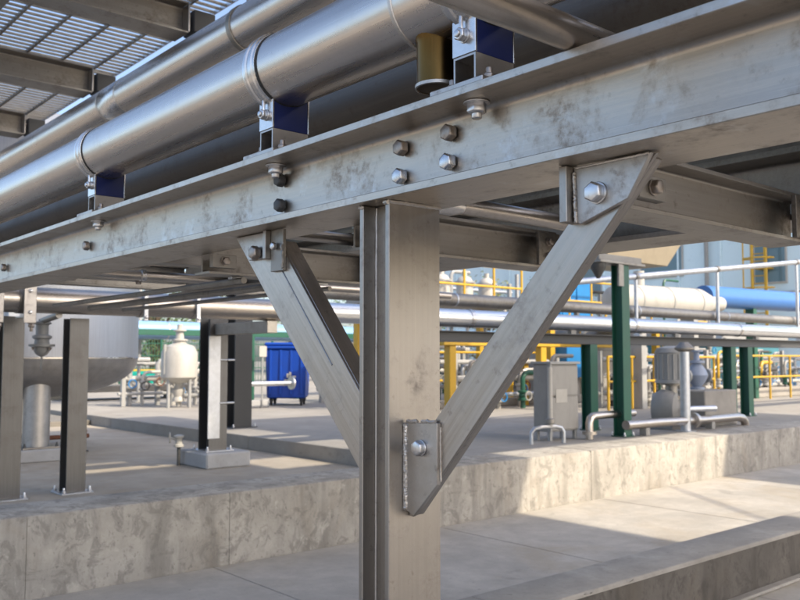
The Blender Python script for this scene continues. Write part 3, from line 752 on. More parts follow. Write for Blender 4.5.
# small rusty outlet valve beside the tank
ov = Thing('outlet_valve', 'small rusty valve on a thin upright pipe right of the tank leg', 'valve', (3.72, 9.95, .32))
ov.tube('upright_pipe', (3.72, 9.95, .32), (3.72, 9.95, .96), .028, 'ltgrey', 14)
ov.part('valve_body', MB().lathe([(.03, 0), (.06, .015), (.06, .04), (.045, .05), (.06, .09), (.06, .11), (.03, .12)], (3.72, 9.95, .46), (0, 0, 1), 14), 'rust')
ov.tube('cross_pipe', (3.3, 9.95, .50), (3.80, 9.95, .50), .026, 'rust', 12)
ov.box('foot', (3.66, 9.89, .3202), (3.78, 10.01, .338), 'dark', .003)
ov.tube('top_pipe', (3.1, 9.95, .95), (3.74, 9.95, .95), .03, 'ltgrey', 12)

# ================================================================== background left
# white vessel
wv = Thing('white_vessel', 'white domed vessel with pipe fittings beyond the step on the left', 'vessel', (7.36, 14.87, .48))
vx, vy = 7.36, 14.87
wv.part('body', MB().lathe([(.10, .44), (.25, .48), (.335, .56), (.335, 1.02), (.27, 1.14), (.14, 1.19), (.12, 1.20)], (vx, vy, .48), (0, 0, 1), 32), 'white')
wv.part('top_nozzle', MB().lathe([(.12, 1.19), (.12, 1.24), (.15, 1.245), (.15, 1.27), (.08, 1.28), (.07, 1.42), (.12, 1.425), (.12, 1.45), (.05, 1.46), (.05, 1.55)], (vx, vy, .48), (0, 0, 1), 20), 'white')
wv.part('bottom_valve', MB().lathe([(.05, .02), (.05, .10), (.12, .11), (.12, .14), (.09, .2), (.12, .30), (.12, .33), (.08, .36), (.08, .45)], (vx, vy, .48), (0, 0, 1), 20), 'white')
for a in (20, 110, 200, 290):
    lx, ly = vx + .27 * math.cos(R(a)), vy + .27 * math.sin(R(a))
    wv.tube('leg', (lx, ly, .4785), (lx, ly, 1.1), .03, 'ltgrey', 10)
wv.tube('side_pipe', (vx - .32, vy - .05, 1.1), (vx - .32, vy - .05, 1.65), .03, 'ltgrey', 10)
wv.path = None
wv.part('outlet_pipe', MB().path([(vx, vy, .70), (vx + .3, vy - .2, .70), (vx + .6, vy - .42, .68), (vx + .62, vy - .44, .50)], .04, 10), 'ltgrey')
wv.part('side_flange', MB().ringloop([(.04, -.02), (.085, -.02), (.085, .02), (.04, .02)], (vx + .33, vy - .22, .70), (.3, -.2, 0), 16), 'steel_dark')
# blue bin
bn = Thing('waste_bin', 'tall blue wheeled plastic bin with white lettering behind the left brace', 'bin', (9.36, 14.22, .48))
ang = yaw + R(90)
def local(cx, cy, rz):
    c, s_ = math.cos(rz), math.sin(rz)
    return lambda x, y, z: (cx + x * c - y * s_, cy + x * s_ + y * c, z)
f_ = local(9.36, 14.22, R(-41))
def lbox(f, a, b, taper=0):
    vs = []
    for z, k in ((a[2], taper), (b[2], 0)):
        for x, y in ((a[0] + k, a[1] + k), (b[0] - k, a[1] + k), (b[0] - k, b[1] - k), (a[0] + k, b[1] - k)): vs.append(f(x, y, z))
    return MB().add(vs, [(0, 3, 2, 1), (4, 5, 6, 7), (0, 1, 5, 4), (1, 2, 6, 5), (2, 3, 7, 6), (3, 0, 4, 7)])
bn.part('body', lbox(f_, (-.40, -.35, .62), (.40, .35, 1.58), .03), 'blue_bin', .03)
bn.part('rim', lbox(f_, (-.43, -.38, 1.58), (.43, .38, 1.63)), 'blue_bin', .01)
bn.part('lid', lbox(f_, (-.42, -.37, 1.632), (.42, .37, 1.70), -.0), 'blue_bin', .025)
for x in (-.30, -.10, .10, .30): bn.part('rib', lbox(f_, (x - .02, -.365, .70), (x + .02, -.33, 1.56)), 'blue_bin', .006)
for x in (-.29, .29):
    for y in (-.24, .24):
        wl = bn.part('wheel', MB().lathe([(.05, -.02), (.072, -.018), (.072, .018), (.05, .02)], f_(x, y, .553), Vector(f_(x + 1, y, .553)) - Vector(f_(x, y, .553)), 16), 'rubber')
        bn.part('castor_fork', lbox(f_, (x - .035, y - .03, .56), (x + .035, y + .03, .63)), 'dark', .003, under=wl)
bn.part('white_emblem', lbox(f_, (.02, -.372, 1.02), (.06, -.366, 1.10)), 'white'); bn.part('white_emblem', lbox(f_, (.07, -.372, 1.02), (.11, -.366, 1.13)), 'white'); bn.part('white_emblem', lbox(f_, (.12, -.372, 1.02), (.20, -.366, 1.06)), 'white')
bn.part('white_lettering', lbox(f_, (.00, -.372, .88), (.20, -.366, .95)), 'white'); bn.part('white_lettering', lbox(f_, (-.02, -.372, .96), (.05, -.366, .99)), 'white')
# sign post next to bin
sg = Thing('small_sign', 'small pale sign on a thin pole in front of the blue bin', 'sign', (8.45, 13.70, .48))
sg.tube('pole', (8.45, 13.70, .4785), (8.45, 13.70, 1.42), .016, 'ltgrey', 10)
sg.box('sign_board', (8.37, 13.68, 1.42), (8.53, 13.70, 1.62), 'white', .004)
# green column far left of the brace
h_column('green_column', 'dark green column in the distance left of the blue bin', 8.33, 14.1, .479, 1.94, .24, .24, 'green', group='green columns', anchors=False, plate=.04)
concrete_block('concrete_pad', 'grey concrete footing at the foot of the distant green column', (8.05, 13.72, .479), (8.62, 13.88, .62), 'coping', .01, 'concrete pad')
hp = run_pipe('low_pipe', 'low silver pipe with flange in front of the blue bin', (7.4, 13.2, .94), (8.75, 13.2, .94), .045, 'galv', (1.2,), 'galv', 14)
hp.part('end_flange', MB().lathe([(.12, 0), (.12, .03), (.05, .04)], (8.75, 13.2, .94), (1, 0, 0), 18), 'galv'); hp.tube('prop', (7.7, 13.2, .4785), (7.7, 13.2, .90), .02, 'grey', 10)
# big pale blue pipe in the far background, left and centre
bp_ = run_pipe('distant_pipe', 'wide pale blue pipe far behind, above the trees', (2, 16.8, 1.98), (26, 16.8, 1.98), .19, paint('pale blue pipe', (.20, .36, .56), .35, .2), (6, 12, 18), 'galv', 24)
for x in (4.2, 13.5, 19.0):
    bp_.box('stanchion', (x - .08, 16.72, .39), (x + .08, 16.88, 1.80), 'green', .004)
for x in (11.0, 15.5):
    h_column('green_column', 'green column under the distant pale pipe %s' % ('just left of the main column' if x < 12 else 'behind the yellow frame'), x, 16.3, .479, 1.86, .2, .2, 'green', group='green columns', anchors=False, plate=.03)
db = Thing('header_beam', 'dark green beam below the distant pale blue pipe', 'beam', (12, 16.3, 1.6))
db.box('beam_section', (3.0, 16.22, 1.8605), (24, 16.38, 1.98), 'green', .005); db.box('post', (3.1, 16.24, .39), (3.24, 16.36, 1.86), 'green', .004); db.box('post', (21.8, 16.24, .4785), (21.94, 16.36, 1.86), 'green', .004)
# concrete bench-like slabs at left
bs = Thing('concrete_slab', 'pale precast concrete slab resting on blocks beyond the step', 'concrete slab', (7.9, 19, .40))
bs.box('slab', (6.5, 18.2, .66), (9.6, 19.2, .80), 'ground', .015)
for x in (6.8, 9.2): bs.box('block', (x - .15, 18.3, .4785), (x + .15, 19.1, .659), 'ground', .015)
# green tarpaulin cover on frame
tp = Thing('green_cover', 'bright green tarpaulin cover with yellow edge under the trees', 'cover', (10.4, 24, .48))
mb = MB(); nx, ny = 18, 6; vs = []; fs = []
for i in range(nx + 1):
    for j in range(ny + 1):
        u, v = i / nx, j / ny
        vs.append((9.3 + u * 2.1 - .35 * v, 23.9 + 1.2 * v - u * 1.7, 1.02 - .08 * math.sin(u * 13) * (1 - v) - (.35 * (1 - v) ** 2 * (.6 + .4 * math.sin(u * 21 + 1)))))
for i in range(nx):
    for j in range(ny): fs.append((i * (ny + 1) + j, (i + 1) * (ny + 1) + j, (i + 1) * (ny + 1) + j + 1, i * (ny + 1) + j + 1))
top_ = len(vs); vs2 = vs + [(x, y, z - .012) for x, y, z in vs]
fs2 = fs + [tuple(k + top_ for k in f[::-1]) for f in fs]
tp.part('sheet', MB().add(vs2, fs2), 'tarp')
tp.tube('edge_rail', (8.92, 25.12, 1.03), (11.05, 23.38, 1.03), .045, 'yellow', 10)
for (x, y) in ((9.35, 23.95), (11.3, 22.35), (8.98, 25.08), (11.0, 23.42)): tp.tube('post', (x, y, .4785), (x, y, 1.0), .04, 'green', 10)
# thin poles and green mesh fence
gf = Thing('green_fence', 'thin green wire fence in front of the trees at left', 'fence', (10, 26, .47))
A, B = Vector((6.0, 27.3, .47)), Vector((16.0, 25.3, .47))
for k in range(9):
    p = A.lerp(B, k / 8); gf.tube('post', p, p + Vector((0, 0, 2.1)), .04, 'green', 8)
for z in (.6, 1.0, 1.4, 1.8, 2.1): gf.tube('rail', A + Vector((0, 0, z)), B + Vector((0, 0, z)), .014, 'green', 6)
mbf = MB()
for k in range(110):
    p = A.lerp(B, (k + .5) / 110); mbf.box((p.x - .006, p.y - .006, .55), (p.x + .006, p.y + .006, 2.5))
gf.part('wires', mbf, 'green', 0, kind='stuff', smooth=0)
lp = Thing('thin_pole', 'thin grey pole standing left of the white vessel', 'pole', (7.55, 17.1, .48))
lp.tube('shaft', (7.55, 17.1, .4785), (7.55, 17.1, 2.9), .035, 'ltgrey', 10); lp.box('foot', (7.45, 17.0, .4785), (7.65, 17.2, .50), 'grey', .004)
# trees
def tree(label, x, y, h, rad, seed, mat, nleaf=1500, trunk=.5):
    rnd = random.Random(seed)
    t = Thing('tree', label, 'tree', (x, y, .46), 'trees behind the plant')
    zt = .46 + h * .55
    mbt = MB().path([(x, y, .40), (x + .08, y, .46 + h * .2), (x - .05, y + .06, .46 + h * .4), (x, y, zt)], .11, 8)
    blobs = []
    for k in range(14):
        a = rnd.uniform(0, 6.283); rr = rad * rnd.uniform(.15, .85); z = .46 + h * rnd.uniform(.2, .95)
        c = Vector((x + rr * math.cos(a), y + rr * math.sin(a), z)); blobs.append((c, rad * rnd.uniform(.28, .5)))
        mbt.path([(x, y, .46 + h * rnd.uniform(.15, .4)), ((x + c.x) / 2, (y + c.y) / 2, c.z - .3), tuple(c)], .03, 5)
    t.part('trunk', mbt, 'bark')
    mb = MB()
    for k in range(nleaf):
        c, r = blobs[rnd.randrange(len(blobs))]
        d = Vector((rnd.gauss(0, 1), rnd.gauss(0, 1), rnd.gauss(0, .8))).normalized() * r * rnd.uniform(.35, 1.1)
        p = c + d; s = rnd.uniform(.05, .12)
        u = Vector((rnd.gauss(0, 1), rnd.gauss(0, 1), rnd.gauss(0, 1))).normalized(); v = u.orthogonal().normalized()
        mb.add([p - u * s, p + v * s * .5, p + u * s, p - v * s * .5], [(0, 1, 2, 3)])
    cr_ = t.part('crown', mb, mat, 0, smooth=0, kind='stuff')
    return t
TR = [(9.5, 32.5, 4.6, 1.9, 'leaf1', 'leafy tree behind the tank, first from the left'), (12.0, 31.5, 4.2, 1.7, 'leaf2', 'pale leafy tree left of the white vessel'), (14.2, 30.5, 5.0, 2.0, 'leaf1', 'dark leafy tree directly behind the white vessel'),
      (16.6, 30.0, 4.4, 1.8, 'leaf2', 'pale leafy tree right of the white vessel'), (19.0, 28.5, 4.6, 1.9, 'leaf1', 'leafy tree behind the blue bin'), (21.8, 27.5, 4.2, 1.8, 'leaf1', 'leafy tree far behind the left brace'),
      (11.0, 35.5, 6.0, 2.4, 'leaf1', 'taller tree in the second row at left'), (16.0, 35.0, 6.4, 2.5, 'leaf1', 'tallest tree in the second row behind the vessel'),
      (24.0, 26.5, 4.4, 1.9, 'leaf1', 'leafy tree behind the main column'), (26.5, 25.0, 4.2, 1.9, 'leaf2', 'pale leafy tree behind the yellow frame'), (28.8, 23.5, 4.4, 1.9, 'leaf1', 'leafy tree behind the grey cabinet'), (8.0, 29.5, 4.0, 1.7, 'leaf1', 'low tree just behind the tank')]
for i, (x, y, h, r, m, lab) in enumerate(TR): tree(lab, x, y, h, r, 40 + i, m)

def building(name, label, a, b, mat, wins, roofmat='ltgrey', face='y', group=None, panels=0):
    t = Thing(name, label, 'building', ((a[0] + b[0]) / 2, (a[1] + b[1]) / 2, a[2]), group)
    t.box('wall', a, b, mat, .02)
    t.box('roof', (a[0] - .2, a[1] - .2, b[2] + .001), (b[0] + .2, b[1] + .2, b[2] + .25), roofmat, .02)
    for (u0, u1, z0, z1) in wins:
        if face == 'y': A_, B_ = (u0, a[1] - .06, z0), (u1, a[1] - .002, z1)
        else: A_, B_ = (a[0] - .06, u0, z0), (a[0] - .002, u1, z1)
        w = t.box('window', A_, B_, 'white', .01)
        ins = .08
        if face == 'y': t.box('pane', (u0 + ins, a[1] - .064, z0 + ins), (u1 - ins, a[1] - .061, z1 - ins), 'glass', 0, under=w)
        else: t.box('pane', (a[0] - .064, u0 + ins, z0 + ins), (a[0] - .061, u1 - ins, z1 - ins), 'glass', 0, under=w)
    return t
building('white_building', 'white building high up behind the pipes at the left edge', (5.5, 46, .47), (19, 56, 13.2), 'white', [(8, 9.5, 10.0, 11.4), (11, 12.5, 10.0, 11.4), (14, 15.5, 10, 11.4)])
# ================================================================== background right
h_column('green_column', 'tall dark green column in front of the long pipe right of the right brace', 8.60, 5.95, .479, 2.50, .15, .15, 'green', group='green columns', plate=.02)
h_column('green_column', 'dark green column beside the grey cabinet', 9.05, 6.75, .479, 1.574, .15, .15, 'green', group='green columns', plate=.02)
h_column('green_column', 'left one of the paired green columns at the right', 12.62, 6.75, .479, 1.574, .15, .15, 'green', group='green columns', plate=.03)
h_column('green_column', 'right one of the paired green columns at the right', 13.15, 6.75, .479, 1.574, .15, .15, 'green', group='green columns', plate=.03)
# bracket on top of tall green column
tb = Thing('column_bracket', 'steel bracket and arm on top of the tall green column', 'bracket', (8.5, 5.95, 2.5))
tb.box('top_plate', (8.07, 5.84, 2.5005), (8.97, 6.06, 2.53), 'steel_dark', .003); tb.box('arm', (8.07, 5.86, 2.531), (8.92, 6.04, 2.60), 'grey', .003)
tb.box('side_plate', (8.43, 5.846, 2.24), (8.53, 5.8715, 2.499), 'steel_dark', .003)
tb.part('hanging_lug', MB().lathe([(.02, 0), (.09, .12), (.09, .18)], (8.17, 5.95, 2.32), (0, 0, 1), 12), 'dark'); tb.box('lug_plate', (8.09, 5.90, 2.50), (8.25, 6.0, 2.5003), 'steel_dark', 0)
st_ = Thing('pipe_stand', 'round grey steel stand with mushroom head right of the tall green column', 'pipe stand', (9.81, 5.85, .48))
st_.tube('shaft', (9.81, 5.85, .49), (9.81, 5.85, 1.48), .062, 'galv', 20); st_.part('head', MB().lathe([(.07, 0), (.12, .03), (.12, .05), (.07, .10), (.05, .12)], (9.81, 5.85, 1.4802), (0, 0, 1), 20), 'steel_dark')
st_.tube('base', (9.81, 5.85, .4785), (9.81, 5.85, .4898), .13, 'galv', 20)
# cabinet
cb = Thing('control_cabinet', 'upright grey steel cabinet with white label plate on legs', 'cabinet', (7.75, 6.35, .48))
cx0, cx1, cy0, cy1, cz0, cz1 = 7.48, 7.98, 6.12, 6.36, .58, 1.33
cb.box('body', (cx0, cy0, cz0), (cx1, cy1, cz1), 'grey', .008)
cb.box('door', (cx0 + .02, cy0 - .018, cz0 + .40), (cx1 - .02, cy0 - .001, cz1 - .02), 'grey', .004)
cb.box('lower_door', (cx0 + .02, cy0 - .018, cz0 + .02), (cx1 - .02, cy0 - .001, cz0 + .38), 'grey', .004)
cb.box('label_plate', (cx0 + .08, cy0 - .023, .90), (cx0 + .28, cy0 - .0185, 1.05), 'white', .001)
cb.box('top_cover', (cx0 - .02, cy0 - .03, cz1 + .0005), (cx1 + .02, cy1 + .02, cz1 + .03), 'ltgrey', .004)
cb.box('corner_strip', (cx0 - .012, cy0 - .019, cz0), (cx0 + .016, cy0 + .03, cz1), 'ltgrey', .002)
for x in (cx0 + .03, cx1 - .03):
    for y in (cy0 + .03, cy1 - .03): cb.box('leg', (x - .02, y - .02, .4785), (x + .02, y + .02, cz0 - .0005), 'ltgrey', .002)
lf = Thing('small_pipe', 'bent thin grey pipe loop standing in front of the cabinet', 'pipe', (7.3, 6.0, .48))
lf.part('loop', MB().path([(7.08, 6.05, .479), (7.08, 6.05, .60), (7.11, 6.03, .645), (7.20, 6.0, .66), (7.36, 5.95, .66), (7.43, 5.93, .645), (7.46, 5.92, .60), (7.46, 5.92, .479)], .022, 10), 'galv')
lf.tube('riser', (7.30, 5.97, .66), (7.30, 5.97, 1.30), .026, 'white', 12); lf.part('union', MB().lathe([(.04, 0), (.05, .01), (.05, .05), (.04, .06)], (7.30, 5.97, .69), (0, 0, 1), 12), 'steel_dark')
# pump with vertical motor and elbow pipes
pm = Thing('pump', 'vertical pump with pale finned motor on a grey casing', 'pump', (10.2, 6.35, .48))
qx, qy = 10.15, 6.25
pm.part('motor', MB().lathe([(.10, 1.06), (.21, 1.07), (.21, 1.10), (.20, 1.11), (.20, 1.46), (.21, 1.47), (.18, 1.53), (.07, 1.56)], (qx, qy, 0), (0, 0, 1), 28), 'ltgrey')
for k in range(18):
    a = k * 2 * math.pi / 18; pm.part('fin', MB().box((-.006, -.006, 0), (.006, .006, .34)).__class__().tube((qx + .205 * math.cos(a), qy + .205 * math.sin(a), 1.12), (qx + .205 * math.cos(a), qy + .205 * math.sin(a), 1.45), .010, 6), 'ltgrey')
pm.part('lantern', MB().lathe([(.14, .86), (.14, .90), (.08, .92), (.08, 1.04), (.15, 1.045), (.15, 1.07)], (qx, qy, 0), (0, 0, 1), 20), 'steel_dark')
pm.part('casing', MB().lathe([(.06, -.16), (.20, -.14), (.24, -.06), (.24, .06), (.20, .14), (.06, .16)], (qx - .15, qy, .74), (.3, -1, 0), 28), 'grey')
pm.box('pedestal', (qx - .32, qy - .2, .4785), (qx + .2, qy + .2, .56), 'grey', .006); pm.box('bracket', (qx - .1, qy - .06, .561), (qx + .06, qy + .06, .90), 'grey', .004)
pm.tube('shaft_pipe', (qx - .1, qy - .28, .74), (qx + .35, qy - .42, .74), .04, 'galv', 14)
concrete_block('concrete_block', 'square grey concrete equipment block behind the round pipe stand', (10.55, 6.0, .479), (11.40, 6.70, .96), 'platform', .012)
pv = Thing('valve_assembly', 'grey blue valve assembly standing on the concrete block', 'valve', (11.0, 6.5, .96))
pv.part('valve_body', MB().lathe([(.10, 0), (.10, .03), (.06, .04), (.12, .12), (.15, .2), (.12, .28), (.06, .36), (.11, .37), (.11, .40), (.04, .41), (.04, .52), (.09, .53), (.09, .55)], (11.05, 6.4, .9605), (0, 0, 1), 20), paint('grey blue casting', (.30, .35, .45), .45, .3))
pv.part('side_port', MB().lathe([(.07, -.2), (.10, -.2), (.10, -.17), (.06, -.16), (.06, .16), (.10, .17), (.10, .2)], (11.05, 6.4, 1.15), (1, -.3, 0), 16), 'ltgrey')
ep = Thing('floor_pipe', 'grey pipe lying low behind the retaining wall at the right', 'pipe', (9.6, 5.75, .48))
ep.part('pipe_shell', MB().path([(8.52, 5.85, .62), (9.2, 5.85, .62), (10.2, 5.85, .60), (11.1, 5.85, .60), (11.25, 5.85, .58), (11.32, 5.85, .52), (11.33, 5.85, .479)], .055, 14), 'pipe_x')
for x in (8.9, 10.4): ep.box('saddle', (x - .04, 5.80, .4785), (x + .04, 5.90, .57), 'grey', .004)
ep.part('flange', MB().ringloop([(.055, -.03), (.10, -.028), (.10, .028), (.055, .03)], (10.0, 5.85, .605), (1, 0, 0), 18), 'pipe_x')
eq = Thing('floor_pipe', 'elbowed grey pipe low down beside the cabinet', 'pipe', (8.0, 5.85, .48))
eq.part('pipe_shell', MB().path([(8.03, 6.0, .479), (8.03, 6.0, .66), (8.05, 6.0, .71), (8.10, 6.0, .735), (8.35, 6.0, .74), (8.9, 6.0, .74)], .045, 12), 'pipe_x')
eq.part('flange', MB().ringloop([(.045, -.02), (.085, -.018), (.085, .018), (.045, .02)], (8.03, 6.0, .55), (0, 0, 1), 16), 'pipe_x')

# yellow portal frame and railings
yf = Thing('yellow_frame', 'heavy yellow steel portal frame behind the column', 'frame', (11, 10, .48))
for x in (9.72, 12.0, 14.4): yf.box('post', (x - .075, 9.94, .4785), (x + .075, 10.08, 1.60), 'yellow', .008)
yf.box('top_beam', (9.50, 9.92, 1.601), (14.6, 10.10, 1.72), 'yellow', .01)
def railing(label, A, B, n, h, mat='yellow', group='yellow railings', zs=(.55, 1.0), r=.025):
    A, B = Vector(A), Vector(B)
    t = Thing('railing', label, 'railing', (A + B) / 2, group)
    for k in range(n):
        p = A.lerp(B, k / (n - 1)); t.tube('post', p, p + Vector((0, 0, h)), r, mat, 10)
    for z in zs: t.tube('rail', A + Vector((0, 0, z)), B + Vector((0, 0, z)), r * .9, mat, 10)
    return t
railing('yellow railing right of the tall green column', (12.6, 9.0, .479), (16.2, 9.0, .479), 6, .95, zs=(.5, .94))
railing('yellow railing between and beyond the paired green columns', (17.0, 9.2, .479), (25, 9.2, .479), 9, .98, zs=(.5, .97))
railing('yellow railing behind the grey cabinet', (10.2, 11.6, .479), (15.8, 11.6, .479), 7, 1.05, zs=(.5, 1.03))
railing('yellow railing high on the platform left of the white tank', (13.6, 11.2, 2.20), (17.4, 11.2, 2.20), 6, .85, zs=(.4, .83))
hp_ = Thing('high_platform', 'raised steel platform carrying the bright blue cabinet', 'platform', (15.5, 11.6, .48))
hp_.box('deck', (13.4, 11.0, 2.08), (17.6, 12.4, 2.199), 'grey', .006)
for x in (13.6, 17.4):
    for y in (11.1, 12.3): hp_.box('post', (x - .07, y - .07, .4785), (x + .07, y + .07, 2.079), 'yellow', .005)
railing('yellow railing on the high deck right of the column', (9.6, 11.15, 2.46), (12.8, 11.15, 2.46), 5, .7, zs=(.3, .68))
hq = Thing('high_platform', 'raised steel deck with pale pipes right of the column', 'platform', (11.2, 11.6, .48))
hq.box('deck', (9.4, 11.0, 2.38), (13.0, 12.4, 2.459), 'grey', .006)
for x in (9.6, 12.8):
    for y in (11.1, 12.3): hq.box('post', (x - .06, y - .06, .4785), (x + .06, y + .06, 2.379), 'yellow', .005)
for k in range(5):
    x = 9.9 + k * .62
    t = Thing('filter_pot', 'pale filter pot on the high deck, %s from the column' % ['first', 'second', 'third', 'fourth', 'fifth'][k], 'filter', (x, 11.7, 2.46), 'filter pots on the high deck')
    t.part('pot', MB().lathe([(.10, 0), (.10, .08), (.17, .10), (.17, .42), (.12, .5), (.05, .53), (.05, .62)], (x, 11.7, 2.4595), (0, 0, 1), 18), 'white')
    t.part('flange', MB().ringloop([(.17, -.02), (.21, -.02), (.21, .02), (.17, .02)], (x, 11.7, 2.86), (0, 0, 1), 18), 'ltgrey')
bc = Thing('blue_cabinet', 'bright blue cabinet on the high platform behind the right brace', 'cabinet', (15, 11.8, 2.2))
bc.box('body', (14.5, 11.55, 2.2005), (15.6, 12.1, 3.10), 'cyan', .01); bc.box('door', (14.56, 11.53, 2.26), (15.02, 11.549, 3.04), 'cyan', .004); bc.box('door', (15.06, 11.53, 2.26), (15.54, 11.549, 3.04), 'cyan', .004)
bd_ = Thing('blue_cabinet', 'bright blue cabinet low down beside the green column', 'cabinet', (14.2, 11.0, .48))
bd_.box('body', (13.75, 10.8, 1.0), (14.45, 11.25, 1.72), 'cyan', .01); bd_.box('label_plate', (14.25, 10.79, 1.02), (14.42, 10.799, 1.66), 'white', .002); bd_.box('stand', (13.9, 10.9, .4785), (14.3, 11.15, .999), 'grey', .005)
# white horizontal tank
wt = Thing('horizontal_tank', 'cream white horizontal tank with bands behind the long pipe', 'tank', (14.4, 9.0, .48))
wt.part('shell', MB().lathe([(.16, -.25), (.24, -.22), (.29, -.1), (.29, 2.6), (.20, 2.95), (.15, 3.1), (.15, 3.5)], (13.0, 9.0, 2.44), (1, 0, .02), 36), 'white')
for s in (.35, 1.35, 2.4): wt.part('band', MB().ringloop([(.29, -.02), (.298, -.018), (.298, .018), (.29, .02)], (13.0 + s, 9.0, 2.44 + .02 * s), (1, 0, .02), 36), 'ltgrey')
wt.tube('nozzle', (13.6, 9.0, 2.70), (13.6, 9.0, 3.0), .10, 'white', 16)
for x in (13.5, 15.3): wt.box('saddle', (x - .08, 8.85, .4785), (x + .08, 9.15, 2.20), 'ltgrey', .006)
# large blue pipe
lb = run_pipe('distant_pipe', 'large blue pipe at the right edge above the long pipe', (16.9, 9.6, 2.72), (34, 9.6, 3.0), .24, 'bluepipe', (4, 9), 'bluepipe', 30)
for x in (19.0, 26.0): lb.box('stanchion', (x - .08, 9.5, .4785), (x + .08, 9.7, 2.55), 'green', .005)
# background equipment: clutter of pale process pipes
def manifold(label, ox, oy, w, h, seed, n=9, pal=('white', 'ltgrey', 'white', 'galv')):
    rnd = random.Random(seed)
    t = Thing('pipe_manifold', label, 'pipework', (ox, oy, .48), 'pale process pipework')
    for k in range(n):
        x = ox + w * (k + rnd.uniform(.1, .9)) / n; y = oy + rnd.uniform(-.3, .3); r = rnd.uniform(.025, .06); hh = h * rnd.uniform(.55, 1)
        pts = [(x, y, .478), (x, y, .48 + hh * .6), (x, y, .48 + hh - .1), (x + .05, y, .48 + hh - .02), (x + .12, y, .48 + hh), (x + rnd.uniform(.3, .8), y, .48 + hh)]
        t.part('riser', MB().path(pts, r, 9), rnd.choice(pal))
        z = .48 + hh * rnd.uniform(.25, .6)
        t.part('valve', MB().lathe([(r, -.10), (r * 2.1, -.09), (r * 2.1, -.06), (r * 1.4, -.04), (r * 1.7, 0), (r * 1.4, .04), (r * 2.1, .06), (r * 2.1, .09), (r, .10)], (x, y, z), (0, 0, 1), 12), rnd.choice(['white', 'ltgrey', 'white', 'grey', 'green']))
        t.part('hand_wheel', MB().ringloop([(.07, -.008), (.09, -.008), (.09, .008), (.07, .008)], (x, y - .14, z), (0, 1, 0), 14), rnd.choice(['dark', 'cyan', 'rust', 'ltgrey']))
    for k in range(3):
        z = .48 + h * (.25 + .3 * k); t.tube('header', (ox - .2, oy + .15 * k, z), (ox + w + .2, oy + .15 * k, z), rnd.uniform(.03, .055), rnd.choice(['white', 'ltgrey', 'galv']), 10)
    for x in (ox - .1, ox + w + .1): t.box('frame_post', (x - .04, oy - .04, .4785), (x + .04, oy + .04, .48 + h), 'ltgrey', .004)
    return t
manifold('pale pipework behind the yellow frame left of the right brace', 10.4, 12.9, 2.4, 1.35, 3)
manifold('pale pipework seen under the right brace beyond the kerb', 13.2, 13.4, 3.0, 1.25, 5)
manifold('pale valves and pipes behind the concrete block', 16.3, 10.6, 4.2, 1.15, 8, 13)
manifold('pale pipework around the white vessel', 6.75, 15.75, 1.7, .95, 13, 7)
manifold('pale pipework behind the railing at the right edge', 21.0, 11.2, 5.0, 1.1, 17, 12)
manifold('pale pipework between the blue bin and the column', 10.4, 14.4, 2.2, 1.15, 23, 8)
manifold('pale high pipework under the rack right of the column', 13.5, 15.5, 4.0, 3.2, 29, 14)
DK = ('steel_dark', 'grey', 'green', 'ltgrey', 'dark', 'yellow')
manifold('dark pipework and valves behind the grey cabinet', 10.6, 10.7, 2.6, 1.0, 31, 10, DK)
manifold('dark pipework behind the pump', 13.3, 9.6, 2.2, 1.05, 37, 9, DK)
manifold('dark pipework between the paired green columns and the cabin', 17.6, 9.9, 3.4, 1.1, 41, 12, DK)
manifold('dark pipework in the distance left of the column', 11.3, 13.6, 2.0, 1.1, 43, 8, DK)
manifold('tall pipework rising behind the right brace', 14.6, 13.0, 3.2, 2.6, 47, 10, DK)
manifold('tall dark pipework right of the high deck', 18.5, 12.2, 3.0, 2.9, 53, 9, DK)
# white vertical tanks behind
for i, (x, y, r, h, lab) in enumerate(((15.8, 12.9, .55, 1.6, 'pale upright cylinder tank behind the pump motor, left one'), (17.2, 12.6, .55, 1.6, 'pale upright cylinder tank behind the pump motor, right one'))):
    t = Thing('upright_tank', lab, 'tank', (x, y, .48), 'pale upright tanks')
    t.part('shell', MB().lathe([(r * .9, 0), (r, .05), (r, h - .2), (r * .7, h - .05), (.1, h)], (x, y, .4785), (0, 0, 1), 30), 'white')
    for z in (.5, 1.1): t.part('hoop', MB().ringloop([(r, -.015), (r + .01, -.012), (r + .01, .012), (r, .015)], (x, y, .48 + z), (0, 0, 1), 30), 'ltgrey')
# teal container building and pale blue building
tc_ = building('teal_cabin', 'teal site cabin behind the yellow railing at the right edge', (21.3, 11.9, .70), (25.2, 14.2, 1.86), 'tealwall', [(22.3, 22.9, 1.0, 1.65), (23.6, 24.1, 1.0, 1.65)])
for x in (21.6, 24.9): 
    tc_.box('skid', (x - .1, 11.95, .4785), (x + .1, 14.1, .6995), 'dark', .004)
pbd = building('pale_building', 'large pale blue panelled building in the far right background', (34, 12, .471), (62, 44, 14), 'skywall', [(20.2, 22.4, 5.0, 7.6), (15.6, 17.0, 4.4, 7.6), (24.5, 27, 4.4, 6.4), (13.0, 13.6, 3, 12)], face='x')
for k in range(16): pbd.box('cladding_rib', (33.93, 12.4 + k * 2.0, .6), (33.998, 12.5 + k * 2.0, 13.9), 'skywall', .01)
for z in (3.9, 8.2): pbd.box('belt_course', (33.90, 12.0, z), (33.999, 44, z + .18), 'white', .01)
pbd.tube('downpipe', (33.80, 19.0, .475), (33.80, 19.0, 13.9), .09, 'grey', 10)
ld = Thing('caged_ladder', 'orange yellow caged ladder on the pale blue building', 'ladder', (33.2, 16.6, .47))
LX, LY = 33.3, 16.45
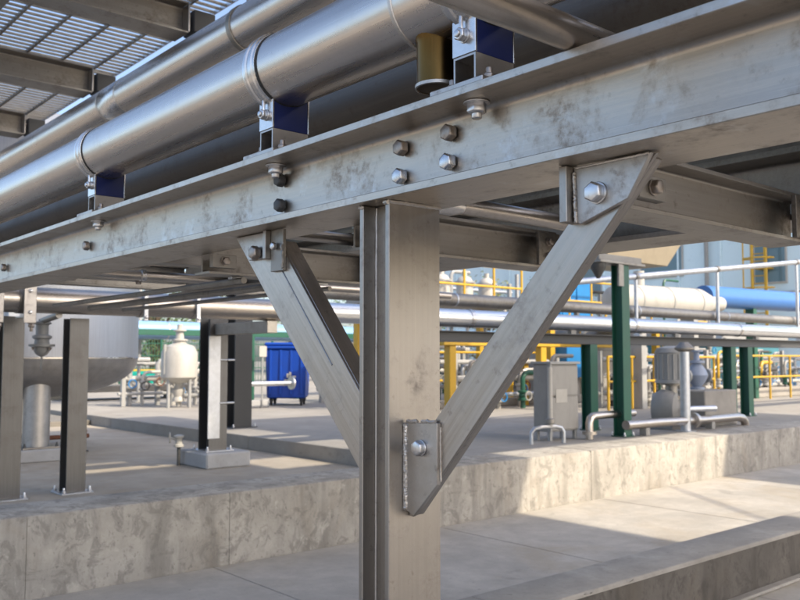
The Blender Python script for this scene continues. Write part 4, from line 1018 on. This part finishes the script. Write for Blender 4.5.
for y in (LY - .28, LY + .28): ld.box('stile', (LX - .05, y - .05, .4705), (LX + .05, y + .05, 9.0), 'yellow', .004)
for k in range(27): ld.tube('rung', (LX, LY - .24, .8 + .3 * k), (LX, LY + .24, .8 + .3 * k), .02, 'yellow', 6)
for k in range(5):
    ld.part('hoop', MB().path([(LX, LY - .28, 3 + 1.2 * k)] + [(LX - .55 * math.sin(a), LY - .62 * math.cos(a), 3 + 1.2 * k) for a in [j * math.pi / 10 for j in range(11)]] + [(LX, LY + .28, 3 + 1.2 * k)], .03, 6), 'yellow')
for a in (40, 90, 140): ld.tube('cage_bar', (LX - .55 * math.sin(R(a)), LY - .62 * math.cos(R(a)), 3), (LX - .55 * math.sin(R(a)), LY - .62 * math.cos(R(a)), 9), .03, 'yellow', 6)
for z in (2.0, 5.0, 8.5): ld.box('wall_tie', (LX + .051, LY - .3, z), (33.999, LY + .3, z + .05), 'yellow', .002)
# beige panel beyond the rack
bg_ = Thing('beige_hopper', 'beige sheet metal hopper hanging beyond the rack right of the brace', 'hopper', (17, 11.2, .48))
HX, HY = 16.9, 11.6
bg_.part('body', MB().add([(15.4, 11.0, 3.55), (17.8, 11.0, 3.55), (17.8, 12.6, 3.55), (15.4, 12.6, 3.55), (15.4, 10.6, 4.8), (18.6, 10.6, 4.8), (18.6, 12.9, 4.8), (15.4, 12.9, 4.8)],
                          [(0, 3, 2, 1), (4, 5, 6, 7), (0, 1, 5, 4), (1, 2, 6, 5), (2, 3, 7, 6), (3, 0, 4, 7)]), 'beige', .01)
for x, y in ((15.6, 12.75), (18.3, 12.75)): bg_.box('post', (x - .07, y - .05, .4785), (x + .07, y + .05, 4.0), 'green', .005)
# shiny pipe end under the left end of the large pipe
se = run_pipe('shiny_pipe', 'bright shiny pipe end between the large pipe and beam at the left edge', (1.10, 6.0, 2.335), (2.10, 6.0, 2.335), .045, 'band', (.62,), 'dark', 20)
se.box('bearer', (1.185, 5.96, BZ1 + .0005), (1.20, 6.04, 2.293), 'steel_dark', .003)
